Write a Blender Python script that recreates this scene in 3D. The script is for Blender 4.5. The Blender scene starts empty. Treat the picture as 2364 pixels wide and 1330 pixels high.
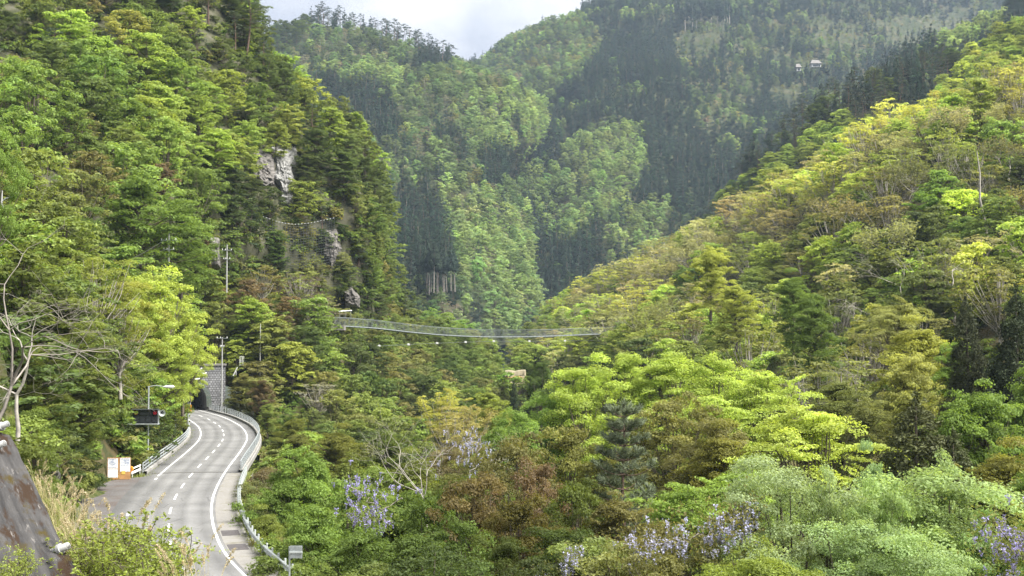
import bpy, math, random
import numpy as np
from mathutils import Vector

random.seed(11)
R = np.random.default_rng(11)
SC = bpy.context.scene
COL = SC.collection

# ------------------------------------------------------------------ camera, sky, sun, exposure
FPX, CX, CY = 2925.0, 1182.0, 665.0           # the photograph's focal length and centre, in its pixels
CAMZ, PITCH = 13.0, math.atan(113 / 2925.0)   # the road plane is z = 0
cam = bpy.data.cameras.new('camera'); cam.sensor_width = 36; cam.lens = 36 * FPX / 2364
cam.clip_start = 0.2; cam.clip_end = 20000
co = bpy.data.objects.new('camera', cam); COL.objects.link(co)
co.location = (0, 0, CAMZ); co.rotation_euler = (math.pi / 2 + PITCH, 0, 0)
SC.camera = co

SUN_EL, SUN_AZ = math.radians(56), math.radians(108)   # azimuth from +Y towards +X
world = bpy.data.worlds.new('World'); SC.world = world; world.use_nodes = True
nt = world.node_tree; nt.nodes.clear()
def N(t, typ, **kw):
    n = t.nodes.new(typ)
    for k, v in kw.items(): setattr(n, k, v)
    return n
o_ = N(nt, 'ShaderNodeOutputWorld'); bg = N(nt, 'ShaderNodeBackground'); bg.inputs[1].default_value = 0.1
sky = N(nt, 'ShaderNodeTexSky', sky_type='NISHITA', sun_disc=False, sun_elevation=SUN_EL, sun_rotation=SUN_AZ, air_density=1.0, dust_density=2.0)
tc = N(nt, 'ShaderNodeTexCoord'); mp = N(nt, 'ShaderNodeMapping'); mp.inputs['Scale'].default_value = (1.0, 1.0, 2.4)
no = N(nt, 'ShaderNodeTexNoise'); no.inputs['Scale'].default_value = 5.0; no.inputs['Detail'].default_value = 7; no.inputs['Roughness'].default_value = 0.52
no.inputs['Distortion'].default_value = 0.25
cr = N(nt, 'ShaderNodeValToRGB')                       # overcast: grey cloud bases and brighter thin places
cr.color_ramp.elements[0].position = 0.40; cr.color_ramp.elements[0].color = (0.62, 0.65, 0.73, 1)
cr.color_ramp.elements[1].position = 0.60; cr.color_ramp.elements[1].color = (1.0, 1.0, 1.02, 1)
sc_ = N(nt, 'ShaderNodeVectorMath', operation='SCALE'); sc_.inputs['Scale'].default_value = 3.6
mx = N(nt, 'ShaderNodeMix', data_type='RGBA'); mx.inputs[0].default_value = 0.94
L = nt.links.new
L(tc.outputs['Generated'], mp.inputs[0]); L(mp.outputs[0], no.inputs['Vector']); L(no.outputs[0], cr.inputs[0])
L(cr.outputs[0], sc_.inputs[0]); L(sky.outputs[0], mx.inputs[6]); L(sc_.outputs[0], mx.inputs[7]); L(mx.outputs[2], bg.inputs[0]); L(bg.outputs[0], o_.inputs[0])

sl = bpy.data.lights.new('sun', 'SUN'); sl.energy = 4.6; sl.angle = math.radians(42); sl.color = (1.0, 0.97, 0.91)
so = bpy.data.objects.new('sun', sl); COL.objects.link(so)
sd = Vector((math.sin(SUN_AZ) * math.cos(SUN_EL), math.cos(SUN_AZ) * math.cos(SUN_EL), math.sin(SUN_EL)))
so.rotation_euler = (-sd).to_track_quat('-Z', 'Y').to_euler()

vs = SC.view_settings; vs.view_transform = 'Standard'; vs.look = 'None'; vs.gamma = 1; vs.use_curve_mapping = False
vs.exposure = 1.6
SC.render.engine = 'CYCLES'
cy = SC.cycles; cy.max_bounces = 8; cy.diffuse_bounces = 4; cy.glossy_bounces = 2; cy.transmission_bounces = 3; cy.volume_bounces = 0; cy.transparent_max_bounces = 6
cy.use_denoising = True; cy.use_adaptive_sampling = True; cy.adaptive_threshold = 0.01; cy.adaptive_min_samples = 48
cy.sample_clamp_indirect = 4
try: cy.denoiser = 'OPENIMAGEDENOISE'; cy.denoising_input_passes = 'RGB'
except Exception: pass

# ------------------------------------------------------------------ geometry helpers
cP, sP = math.cos(PITCH), math.sin(PITCH)
def ray(x, y):
    dx, dy = (x - CX) / FPX, (CY - y) / FPX
    return np.array([dx, cP - dy * sP, sP + dy * cP])
def at(x, y, Y):
    d = ray(x, y); return np.array([0, 0, CAMZ]) + d * (Y / d[1])
def ground(x, y, z=0.0):
    d = ray(x, y); return np.array([0, 0, CAMZ]) + d * ((z - CAMZ) / d[2])
def project(P):
    P = np.asarray(P, float); q = P - np.array([0, 0, CAMZ])
    dep = q[..., 1] * cP + q[..., 2] * sP; up = -q[..., 1] * sP + q[..., 2] * cP
    return np.stack([CX + FPX * q[..., 0] / dep, CY - FPX * up / dep], -1)

def to_mesh(name, V, F, mats=(), smooth=None, tint=None, matidx=None):
    """V (n,3); F list of arrays (m,3) or (m,4)"""
    me = bpy.data.meshes.new(name)
    V = np.asarray(V, np.float32); F = [np.asarray(f, np.int32) for f in F if len(f)]
    me.vertices.add(len(V)); me.vertices.foreach_set('co', V.ravel())
    cnt = np.concatenate([np.full(len(f), f.shape[1], np.int32) for f in F]); flat = np.concatenate([f.ravel() for f in F])
    me.loops.add(len(flat)); me.loops.foreach_set('vertex_index', flat)
    me.polygons.add(len(cnt)); me.polygons.foreach_set('loop_start', np.concatenate([[0], np.cumsum(cnt)[:-1]]).astype(np.int32))
    me.polygons.foreach_set('loop_total', cnt)
    if smooth is not None: me.polygons.foreach_set('use_smooth', np.broadcast_to(np.asarray(smooth, bool), (len(cnt),)).copy())
    if matidx is not None: me.polygons.foreach_set('material_index', np.asarray(matidx, np.int32))
    if tint is not None: me.attributes.new('tint', 'FLOAT', 'POINT').data.foreach_set('value', np.asarray(tint, np.float32))
    for m in mats: me.materials.append(m)
    me.update(calc_edges=True)
    return me

class MB:
    """collects boxes, tubes and quads, then links them as one mesh object"""
    def __init__(s): s.v = []; s.q = []; s.t = []; s.n = 0
    def add(s, V, Q=(), T=()):
        V = np.asarray(V, float); s.v.append(V)
        if len(Q): s.q.append(np.asarray(Q, int) + s.n)
        if len(T): s.t.append(np.asarray(T, int) + s.n)
        s.n += len(V); return s
    def box(s, c, d, ax=None):
        """centre, full sizes, optional 3 axes"""
        ax = np.eye(3) if ax is None else np.asarray(ax, float)
        k = np.array([[i, j, l] for i in (-.5, .5) for j in (-.5, .5) for l in (-.5, .5)]) * np.asarray(d, float)
        return s.add(np.asarray(c, float) + k @ ax, [[0, 1, 3, 2], [4, 6, 7, 5], [0, 4, 5, 1], [2, 3, 7, 6], [0, 2, 6, 4], [1, 5, 7, 3]])
    def bar(s, a, b, w, h):
        a, b = np.asarray(a, float), np.asarray(b, float); d = b - a; l = np.linalg.norm(d); d = d / l
        u = np.array([0, 0, 1.0]) if abs(d[2]) < .95 else np.array([0, 1.0, 0]); x = np.cross(d, u); x /= np.linalg.norm(x); u = np.cross(x, d)
        return s.box((a + b) / 2, (l, w, h), [d, x, u])
    def tube(s, pts, r, n=6, cap=True):
        V, Q = tube(pts, r, n); s.add(V, Q)
        if cap:
            m = len(np.asarray(pts))
            for base, c in ((0, pts[0]), ((m - 1) * n, pts[-1])):
                s.add(np.vstack([V[base:base + n], np.asarray(c, float)[None]]), T=[[i, (i + 1) % n, n] for i in range(n)])
        return s
    def build(s, name, mat, parent=None, smooth=False, loc=None):
        V = np.concatenate(s.v)
        if loc is not None: V = V - np.asarray(loc)
        me = to_mesh(name, V, s.q + s.t if s.q or s.t else [], [mat] if mat else [], smooth)
        return obj(name, me, parent, loc)

def tube(pts, r, n=6):
    P = np.asarray(pts, float); m = len(P); r = np.broadcast_to(np.asarray(r, float), (m,))
    T = np.gradient(P, axis=0); T /= np.linalg.norm(T, axis=1)[:, None] + 1e-9
    up = np.where(np.abs(T[:, 2:3]) > .9, np.array([[1.0, 0, 0]]), np.array([[0, 0, 1.0]]))
    A = np.cross(T, up); A /= np.linalg.norm(A, axis=1)[:, None] + 1e-9; B = np.cross(T, A)
    th = np.linspace(0, 2 * np.pi, n, endpoint=False)
    V = (P[:, None] + r[:, None, None] * (np.cos(th)[None, :, None] * A[:, None] + np.sin(th)[None, :, None] * B[:, None])).reshape(-1, 3)
    i = np.arange(m - 1)[:, None] * n; j = np.arange(n)[None]; k = (j + 1) % n
    Q = np.stack([i + j, i + k, i + n + k, i + n + j], -1).reshape(-1, 4)
    return V, Q

def obj(name, me, parent=None, loc=None):
    o = bpy.data.objects.new(name, me); COL.objects.link(o)
    if loc is not None: o.location = [float(q) for q in loc]
    if parent is not None: o.parent = parent
    return o
def tag(o, label=None, cat=None, group=None, kind=None):
    if label: o['label'] = label
    if cat: o['category'] = cat
    if group: o['group'] = group
    if kind: o['kind'] = kind
    return o
def thing(name, label, cat, loc=(0, 0, 0), group=None, rz=0.0):
    o = obj(name, None, None, loc); o.rotation_euler = (0, 0, rz); o.empty_display_size = .5
    return tag(o, label, cat, group)

# value noise used to roughen the terrain
_perm = np.random.default_rng(3).random((64, 64, 64)).astype(np.float32)
def vnoise(P):
    P = np.asarray(P, float); i = np.floor(P).astype(int); f = P - i; f = f * f * (3 - 2 * f); out = 0
    for a in (0, 1):
        for b in (0, 1):
            for c in (0, 1):
                w = (f[..., 0] if a else 1 - f[..., 0]) * (f[..., 1] if b else 1 - f[..., 1]) * (f[..., 2] if c else 1 - f[..., 2])
                out = out + w * _perm[(i[..., 0] + a) % 64, (i[..., 1] + b) % 64, (i[..., 2] + c) % 64]
    return out * 2 - 1
def inpoly(poly, p):
    x, y = p; c = False; n = len(poly); j = n - 1
    for i in range(n):
        xi, yi = poly[i]; xj, yj = poly[j]
        if (yi > y) != (yj > y) and x < (xj - xi) * (y - yi) / (yj - yi) + xi: c = not c
        j = i
    return c

# ------------------------------------------------------------------ materials
def mat(name):
    m = bpy.data.materials.new(name); m.use_nodes = True
    return m, m.node_tree, m.node_tree.nodes['Principled BSDF']
def plain(name, col, rough=.6, metal=0.0, vary=.0, scale=4.0, emit=0, bump=0.0, spec=.5):
    m, t, p = mat(name); p.inputs['Roughness'].default_value = rough; p.inputs['Metallic'].default_value = metal; p.inputs['Specular IOR Level'].default_value = spec
    p.inputs['Base Color'].default_value = (*col, 1)
    if vary or bump:
        tc = N(t, 'ShaderNodeTexCoord'); n = N(t, 'ShaderNodeTexNoise'); n.inputs['Scale'].default_value = scale; n.inputs['Detail'].default_value = 6
        t.links.new(tc.outputs['Object'], n.inputs['Vector'])
        if vary:
            r = N(t, 'ShaderNodeValToRGB'); r.color_ramp.elements[0].position = .3; r.color_ramp.elements[1].position = .7
            r.color_ramp.elements[0].color = (*[c * (1 - vary) for c in col], 1); r.color_ramp.elements[1].color = (*[min(1, c * (1 + vary)) for c in col], 1)
            t.links.new(n.outputs[0], r.inputs[0]); t.links.new(r.outputs[0], p.inputs['Base Color'])
        if bump:
            b = N(t, 'ShaderNodeBump'); b.inputs['Strength'].default_value = bump; b.inputs['Distance'].default_value = .05
            t.links.new(n.outputs[0], b.inputs['Height']); t.links.new(b.outputs[0], p.inputs['Normal'])
    if emit: p.inputs['Emission Color'].default_value = (*col, 1); p.inputs['Emission Strength'].default_value = emit
    return m
def leaf_mat(name, inst=False, trans=.48, fixed=None):
    """foliage: the tree's own colour, leaf-to-leaf variation, light passing through"""
    m, t, p = mat(name); l = t.links.new
    if fixed: c = N(t, 'ShaderNodeRGB'); c.outputs[0].default_value = (*fixed, 1); cs = c.outputs[0]
    elif inst: c = N(t, 'ShaderNodeAttribute', attribute_type='INSTANCER', attribute_name='tree_colour'); cs = c.outputs['Color']
    else: c = N(t, 'ShaderNodeObjectInfo'); cs = c.outputs['Color']
    a = N(t, 'ShaderNodeAttribute', attribute_name='tint')
    mr = N(t, 'ShaderNodeMapRange'); mr.inputs['To Min'].default_value = .52; mr.inputs['To Max'].default_value = 1.48; l(a.outputs['Fac'], mr.inputs['Value'])
    s = N(t, 'ShaderNodeVectorMath', operation='SCALE'); l(cs, s.inputs[0]); l(mr.outputs[0], s.inputs['Scale'])
    l(s.outputs[0], p.inputs['Base Color']); p.inputs['Roughness'].default_value = .55; p.inputs['Specular IOR Level'].default_value = .06 if inst else .18
    tr = N(t, 'ShaderNodeBsdfTranslucent'); y = N(t, 'ShaderNodeMix', data_type='RGBA', blend_type='MULTIPLY'); y.inputs[0].default_value = 1; y.inputs[7].default_value = (1.25, 1.2, .7, 1)
    l(s.outputs[0], y.inputs[6]); l(y.outputs[2], tr.inputs[0])
    ms = N(t, 'ShaderNodeMixShader'); ms.inputs[0].default_value = trans
    l(p.outputs[0], ms.inputs[1]); l(tr.outputs[0], ms.inputs[2]); l(ms.outputs[0], t.nodes['Material Output'].inputs[0])
    return m
M = {}
M['leaf'] = leaf_mat('leaf'); M['leaf_far'] = leaf_mat('leaf_far', True)
M['needle'] = leaf_mat('needle', False, .12); M['needle_far'] = leaf_mat('needle_far', True, .12)
M['bark'] = plain('bark', (.10, .08, .06), .9, vary=.4, scale=3)
M['pale_bark'] = plain('pale_bark', (.34, .31, .27), .85, vary=.35, scale=2)
M['grey_bark'] = plain('grey_bark', (.21, .185, .16), .85, vary=.5, scale=1.2)
M['red_bark'] = plain('red_bark', (.11, .07, .05), .9, vary=.35, scale=3)
M['galv'] = plain('galvanised_steel', (.46, .49, .50), .45, .55, vary=.18, scale=3)
M['galv_pale'] = plain('pale_painted_rail', (.48, .51, .50), .5, .1, vary=.15, scale=3)
M['steel_dark'] = plain('dark_steel', (.10, .11, .12), .5, .5, vary=.2)
M['blue_steel'] = plain('blue_grey_steel', (.16, .18, .18), .8, .0, vary=.2)
M['pole'] = plain('concrete_pole', (.34, .34, .33), .8, vary=.15, scale=2)
M['white'] = plain('white_paint', (.78, .78, .76), .55, vary=.06)
M['black'] = plain('black_panel', (.018, .02, .024), .35)
M['cell'] = plain('display_cell', (.03, .033, .038), .4)
M['plywood'] = plain('plywood', (.46, .25, .10), .7, vary=.2, scale=2.5)
M['poster'] = plain('poster_paper', (.80, .82, .85), .6, vary=.05)
M['ink'] = plain('blue_print', (.13, .20, .40), .6)
M['ink_dark'] = plain('dark_print', (.10, .11, .16), .6)
M['note'] = plain('yellow_note', (.75, .50, .10), .6)
M['orange'] = plain('orange_panel', (.78, .30, .03), .5, vary=.1)
M['amber'] = plain('amber_lens', (.28, .09, .015), .25)
M['red'] = plain('red_lens', (.25, .012, .02), .25)
M['wire'] = plain('wire', (.05, .05, .055), .6)
M['joint'] = plain('joint_steel', (.09, .085, .08), .7, vary=.3, scale=20)
M['roof'] = plain('house_roof', (.13, .12, .11), .7, vary=.15)
M['wallw'] = plain('house_wall', (.38, .38, .36), .8, vary=.08)
M['glassd'] = plain('window_glass', (.03, .04, .05), .1)
M['straw'] = plain('dry_straw', (.56, .47, .27), .8, vary=.2)
M['heap'] = plain('orange_straw', (.36, .23, .08), .9, vary=.3)
M['earth'] = plain('earth_terrace', (.17, .145, .085), .9, vary=.3, scale=.6)
M['cream'] = plain('terrace_edge', (.22, .19, .12), .9, vary=.4, scale=.8)

def soil_mat(name, a, b, c, scale):
    m, t, p = mat(name); l = t.links.new
    tc = N(t, 'ShaderNodeTexCoord'); n = N(t, 'ShaderNodeTexNoise'); n.inputs['Scale'].default_value = scale; n.inputs['Detail'].default_value = 9; n.inputs['Roughness'].default_value = .65
    l(tc.outputs['Object'], n.inputs['Vector']); r = N(t, 'ShaderNodeValToRGB'); e = r.color_ramp.elements
    e[0].position = .34; e[0].color = (*a, 1); e[1].position = .66; e[1].color = (*c, 1); k = e.new(.5); k.color = (*b, 1)
    l(n.outputs[0], r.inputs[0]); l(r.outputs[0], p.inputs['Base Color']); p.inputs['Roughness'].default_value = .95; p.inputs['Specular IOR Level'].default_value = .1
    bm_ = N(t, 'ShaderNodeBump'); bm_.inputs['Strength'].default_value = .8; bm_.inputs['Distance'].default_value = .4; l(n.outputs[0], bm_.inputs['Height']); l(bm_.outputs[0], p.inputs['Normal'])
    return m
M['soil'] = soil_mat('forest_floor', (.035, .045, .018), (.07, .065, .03), (.11, .085, .045), .5)
M['soil_far'] = soil_mat('far_forest_floor', (.028, .04, .02), (.045, .052, .026), (.075, .07, .04), .05)
M['grassy'] = soil_mat('grassy_bank', (.035, .05, .016), (.07, .08, .026), (.12, .10, .045), .8)
M['crag'] = soil_mat('crag_rock_and_moss', (.035, .04, .022), (.075, .075, .045), (.10, .095, .07), .35)
M['scrub'] = soil_mat('scrub_clearing', (.12, .11, .05), (.19, .15, .09), (.25, .19, .12), .06)
def rock_mat(name, dark, light):
    m, t, p = mat(name); l = t.links.new
    tc = N(t, 'ShaderNodeTexCoord'); mp = N(t, 'ShaderNodeMapping'); mp.inputs['Scale'].default_value = (1, 1, 1.6)
    v = N(t, 'ShaderNodeTexVoronoi', feature='DISTANCE_TO_EDGE'); v.inputs['Scale'].default_value = .8
    n = N(t, 'ShaderNodeTexNoise'); n.inputs['Scale'].default_value = .9; n.inputs['Detail'].default_value = 9; n.inputs['Roughness'].default_value = .65
    l(tc.outputs['Object'], mp.inputs[0]); l(mp.outputs[0], v.inputs['Vector']); l(mp.outputs[0], n.inputs['Vector'])
    r = N(t, 'ShaderNodeValToRGB'); e = r.color_ramp.elements; e[0].position = .36; e[0].color = (*dark, 1); e[1].position = .6; e[1].color = (*light, 1)
    l(n.outputs[0], r.inputs[0]); l(r.outputs[0], p.inputs['Base Color']); p.inputs['Roughness'].default_value = .9
    ad = N(t, 'ShaderNodeMath', operation='MULTIPLY_ADD'); ad.inputs[1].default_value = .5; l(n.outputs[0], ad.inputs[0]); l(v.outputs[0], ad.inputs[2])
    b = N(t, 'ShaderNodeBump'); b.inputs['Strength'].default_value = .9; b.inputs['Distance'].default_value = .5; l(ad.outputs[0], b.inputs['Height']); l(b.outputs[0], p.inputs['Normal'])
    return m
M['rock_white'] = rock_mat('pale_rock', (.09, .088, .083), (.26, .257, .245))
M['rock_grey'] = rock_mat('grey_rock', (.05, .047, .043), (.17, .155, .14))
def surf_mat(name, a, b, s1, s2, rough=.85, bump=.3, dist=.02, stain=None):
    """two-scale mottled mineral surface with optional stains of a third colour"""
    m, t, p = mat(name); l = t.links.new; tc = N(t, 'ShaderNodeTexCoord')
    n1 = N(t, 'ShaderNodeTexNoise'); n1.inputs['Scale'].default_value = s1; n1.inputs['Detail'].default_value = 5
    n2 = N(t, 'ShaderNodeTexNoise'); n2.inputs['Scale'].default_value = s2; n2.inputs['Detail'].default_value = 4
    l(tc.outputs['Object'], n1.inputs['Vector']); l(tc.outputs['Object'], n2.inputs['Vector'])
    ad = N(t, 'ShaderNodeMath', operation='MULTIPLY_ADD'); ad.inputs[1].default_value = .45; l(n2.outputs[0], ad.inputs[0])
    sb = N(t, 'ShaderNodeMath', operation='MULTIPLY'); sb.inputs[1].default_value = .55; l(n1.outputs[0], sb.inputs[0]); l(sb.outputs[0], ad.inputs[2])
    r = N(t, 'ShaderNodeValToRGB'); e = r.color_ramp.elements; e[0].position = .36; e[0].color = (*a, 1); e[1].position = .64; e[1].color = (*b, 1)
    l(ad.outputs[0], r.inputs[0]); out = r.outputs[0]
    if stain:
        col, sv, lo, hi = stain
        mp = N(t, 'ShaderNodeMapping'); mp.inputs['Scale'].default_value = sv; n3 = N(t, 'ShaderNodeTexNoise'); n3.inputs['Scale'].default_value = 1; n3.inputs['Detail'].default_value = 6; n3.inputs['Roughness'].default_value = .6
        l(tc.outputs['Object'], mp.inputs[0]); l(mp.outputs[0], n3.inputs['Vector'])
        mr = N(t, 'ShaderNodeMapRange'); mr.inputs[1].default_value = lo; mr.inputs[2].default_value = hi; l(n3.outputs[0], mr.inputs[0])
        x = N(t, 'ShaderNodeMix', data_type='RGBA'); x.inputs[7].default_value = (*col, 1); l(mr.outputs[0], x.inputs[0]); l(out, x.inputs[6]); out = x.outputs[2]
    l(out, p.inputs['Base Color']); p.inputs['Roughness'].default_value = rough; p.inputs['Specular IOR Level'].default_value = .3
    b_ = N(t, 'ShaderNodeBump'); b_.inputs['Strength'].default_value = bump; b_.inputs['Distance'].default_value = dist; l(n2.outputs[0], b_.inputs['Height']); l(b_.outputs[0], p.inputs['Normal'])
    return m
def road_mat():
    """old asphalt: wheel tracks along each lane, dirty edges, oil, hairline cracks; 'tint' holds the offset from the centre line"""
    m, t, p = mat('worn_asphalt'); l = t.links.new; tc = N(t, 'ShaderNodeTexCoord'); at_ = N(t, 'ShaderNodeAttribute', attribute_name='tint')
    mr = N(t, 'ShaderNodeMapRange'); mr.inputs[1].default_value = -4.4; mr.inputs[2].default_value = 4.4; l(at_.outputs['Fac'], mr.inputs[0])
    r = N(t, 'ShaderNodeValToRGB'); e = r.color_ramp.elements; g = lambda v: (v, v * .985, v * .96, 1)
    st = [(-4.4, .085), (-3.6, .10), (-2.9, .15), (-2.3, .12), (-1.9, .15), (-1.4, .17), (-.9, .12), (-.3, .152), (.3, .152), (.9, .12), (1.4, .17), (1.9, .15), (2.3, .12), (2.9, .15), (3.5, .14), (4.4, .11)]
    e[0].position = 0; e[0].color = g(st[0][1]); e[1].position = 1; e[1].color = g(st[-1][1])
    for o, v in st[1:-1]: e.new((o + 4.4) / 8.8).color = g(v)
    l(mr.outputs[0], r.inputs[0])
    def nz(sc, d=6): n = N(t, 'ShaderNodeTexNoise'); n.inputs['Scale'].default_value = sc; n.inputs['Detail'].default_value = d; l(tc.outputs['Object'], n.inputs['Vector']); return n.outputs[0]
    a = N(t, 'ShaderNodeMapRange'); a.inputs[1].default_value = .3; a.inputs[2].default_value = .7; a.inputs[3].default_value = .8; a.inputs[4].default_value = 1.2; l(nz(.22), a.inputs[0])
    b = N(t, 'ShaderNodeMapRange'); b.inputs[1].default_value = .3; b.inputs[2].default_value = .7; b.inputs[3].default_value = .88; b.inputs[4].default_value = 1.12; l(nz(9), b.inputs[0])
    v = N(t, 'ShaderNodeTexVoronoi', feature='DISTANCE_TO_EDGE'); v.inputs['Scale'].default_value = .32; l(tc.outputs['Object'], v.inputs['Vector'])
    c = N(t, 'ShaderNodeMapRange'); c.inputs[1].default_value = .004; c.inputs[2].default_value = .012; c.inputs[3].default_value = .68; l(v.outputs[0], c.inputs[0])
    cm = N(t, 'ShaderNodeMapRange'); cm.inputs[1].default_value = .48; cm.inputs[2].default_value = .56; l(nz(.13, 3), cm.inputs[0]); cx = N(t, 'ShaderNodeMix', data_type='FLOAT'); cx.inputs[2].default_value = 1; l(cm.outputs[0], cx.inputs[0]); l(c.outputs[0], cx.inputs[3])
    m1 = N(t, 'ShaderNodeMath', operation='MULTIPLY'); l(a.outputs[0], m1.inputs[0]); l(b.outputs[0], m1.inputs[1]); m2 = N(t, 'ShaderNodeMath', operation='MULTIPLY'); l(m1.outputs[0], m2.inputs[0]); l(cx.outputs[0], m2.inputs[1])
    s = N(t, 'ShaderNodeVectorMath', operation='SCALE'); l(r.outputs[0], s.inputs[0]); l(m2.outputs[0], s.inputs['Scale']); l(s.outputs[0], p.inputs['Base Color']); p.inputs['Roughness'].default_value = .85; p.inputs['Specular IOR Level'].default_value = .3
    return m
M['asphalt'] = road_mat()
M['asphalt2'] = surf_mat('apron_asphalt', (.08, .073, .07), (.12, .112, .108), .4, 10, .9, .2, .01, ((.08, .06, .05), (.3, .3, .3), .5, .7))
M['patch'] = surf_mat('asphalt_patch', (.06, .055, .055), (.09, .08, .08), 1, 12)
M['paint'] = surf_mat('road_paint', (.52, .52, .50), (.72, .72, .70), 1.2, 16, .75, .1, .01, ((.20, .195, .19), (2.2, 2.2, 2.2), .56, .72))
M['concrete'] = surf_mat('concrete', (.22, .21, .195), (.32, .31, .29), .5, 6, .85, .3, .02, ((.17, .16, .13), (.7, .7, .25), .5, .75))
M['shoulder'] = surf_mat('concrete_shoulder', (.17, .16, .145), (.24, .23, .215), .6, 8, .9, .3, .02, ((.13, .12, .09), (.6, .6, .6), .5, .7))
M['lining'] = surf_mat('tunnel_lining', (.16, .155, .145), (.24, .235, .22), .4, 4, .8)
def old_wall():
    """old retaining wall: base greys darkened for the shade on its face, formwork streaks, black algae, brown moss, pale scars"""
    m, t, p = mat('stained_concrete'); l = t.links.new; tc = N(t, 'ShaderNodeTexCoord')
    def noise(sv, d=6, ro=.6, off=0.0):
        mp = N(t, 'ShaderNodeMapping'); mp.inputs['Scale'].default_value = sv; mp.inputs['Location'].default_value = (off, off, off); n = N(t, 'ShaderNodeTexNoise'); n.inputs['Scale'].default_value = 1
        n.inputs['Detail'].default_value = d; n.inputs['Roughness'].default_value = ro; l(tc.outputs['Object'], mp.inputs[0]); l(mp.outputs[0], n.inputs['Vector']); return n.outputs[0]
    def ramp(f, lo, hi):
        r = N(t, 'ShaderNodeMapRange'); r.inputs[1].default_value = lo; r.inputs[2].default_value = hi; l(f, r.inputs[0]); return r.outputs[0]
    def mix(f, a, col):
        x = N(t, 'ShaderNodeMix', data_type='RGBA'); l(f, x.inputs[0]); x.inputs[7].default_value = (*col, 1)
        if isinstance(a, tuple): x.inputs[6].default_value = (*a, 1)
        else: l(a, x.inputs[6])
        return x.outputs[2]
    # object space: x along the slope line of the face, y across it
    c = mix(ramp(noise((.9, 9, 3)), .35, .65), (.030, .029, .029), (.072, .069, .067))  # streaked concrete greys, kept low so the face's shade is in the colour
    c = mix(ramp(noise((1.0, 4.5, 3), 8, .65, 3.1), .52, .60), c, (.034, .021, .013))
    c = mix(ramp(noise((1.4, 3.2, 3), 8, .65, 9.1), .56, .66), c, (.05, .038, .012))
    c = mix(ramp(noise((2.2, 12, 5), 9, .72, 5.7), .60, .66), c, (.15, .14, .13))
    l(c, p.inputs['Base Color']); p.inputs['Roughness'].default_value = .95; p.inputs['Specular IOR Level'].default_value = .15
    b = N(t, 'ShaderNodeBump'); b.inputs['Strength'].default_value = .6; b.inputs['Distance'].default_value = .02; l(noise((4, 30, 10), 8, .7), b.inputs['Height']); l(b.outputs[0], p.inputs['Normal'])
    return m
M['old_wall'] = old_wall()
def masonry():
    m, t, p = mat('portal_masonry'); l = t.links.new; tc = N(t, 'ShaderNodeTexCoord'); mp = N(t, 'ShaderNodeMapping'); mp.inputs['Rotation'].default_value = (math.pi / 2, 0, 0)
    b = N(t, 'ShaderNodeTexBrick'); b.inputs['Scale'].default_value = 1; b.inputs['Brick Width'].default_value = .48; b.inputs['Row Height'].default_value = .40; b.inputs['Mortar Size'].default_value = .045
    b.inputs['Color1'].default_value = (.19, .19, .20, 1); b.inputs['Color2'].default_value = (.30, .30, .31, 1); b.inputs['Mortar'].default_value = (.075, .075, .075, 1)
    n = N(t, 'ShaderNodeTexNoise'); n.inputs['Scale'].default_value = .5; n.inputs['Detail'].default_value = 6
    l(tc.outputs['Object'], mp.inputs[0]); l(mp.outputs[0], b.inputs['Vector']); l(tc.outputs['Object'], n.inputs['Vector'])
    r = N(t, 'ShaderNodeMapRange'); r.inputs[1].default_value = .3; r.inputs[2].default_value = .7; r.inputs[3].default_value = .65; r.inputs[4].default_value = 1.2; l(n.outputs[0], r.inputs[0])
    s = N(t, 'ShaderNodeVectorMath', operation='SCALE'); l(b.outputs['Color'], s.inputs[0]); l(r.outputs[0], s.inputs['Scale']); l(s.outputs[0], p.inputs['Base Color'])
    u = N(t, 'ShaderNodeBump'); u.inputs['Strength'].default_value = 1; u.inputs['Distance'].default_value = .08; u.invert = True; l(b.outputs['Fac'], u.inputs['Height']); l(u.outputs[0], p.inputs['Normal']); p.inputs['Roughness'].default_value = .9
    return m
M['masonry'] = masonry()

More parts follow.
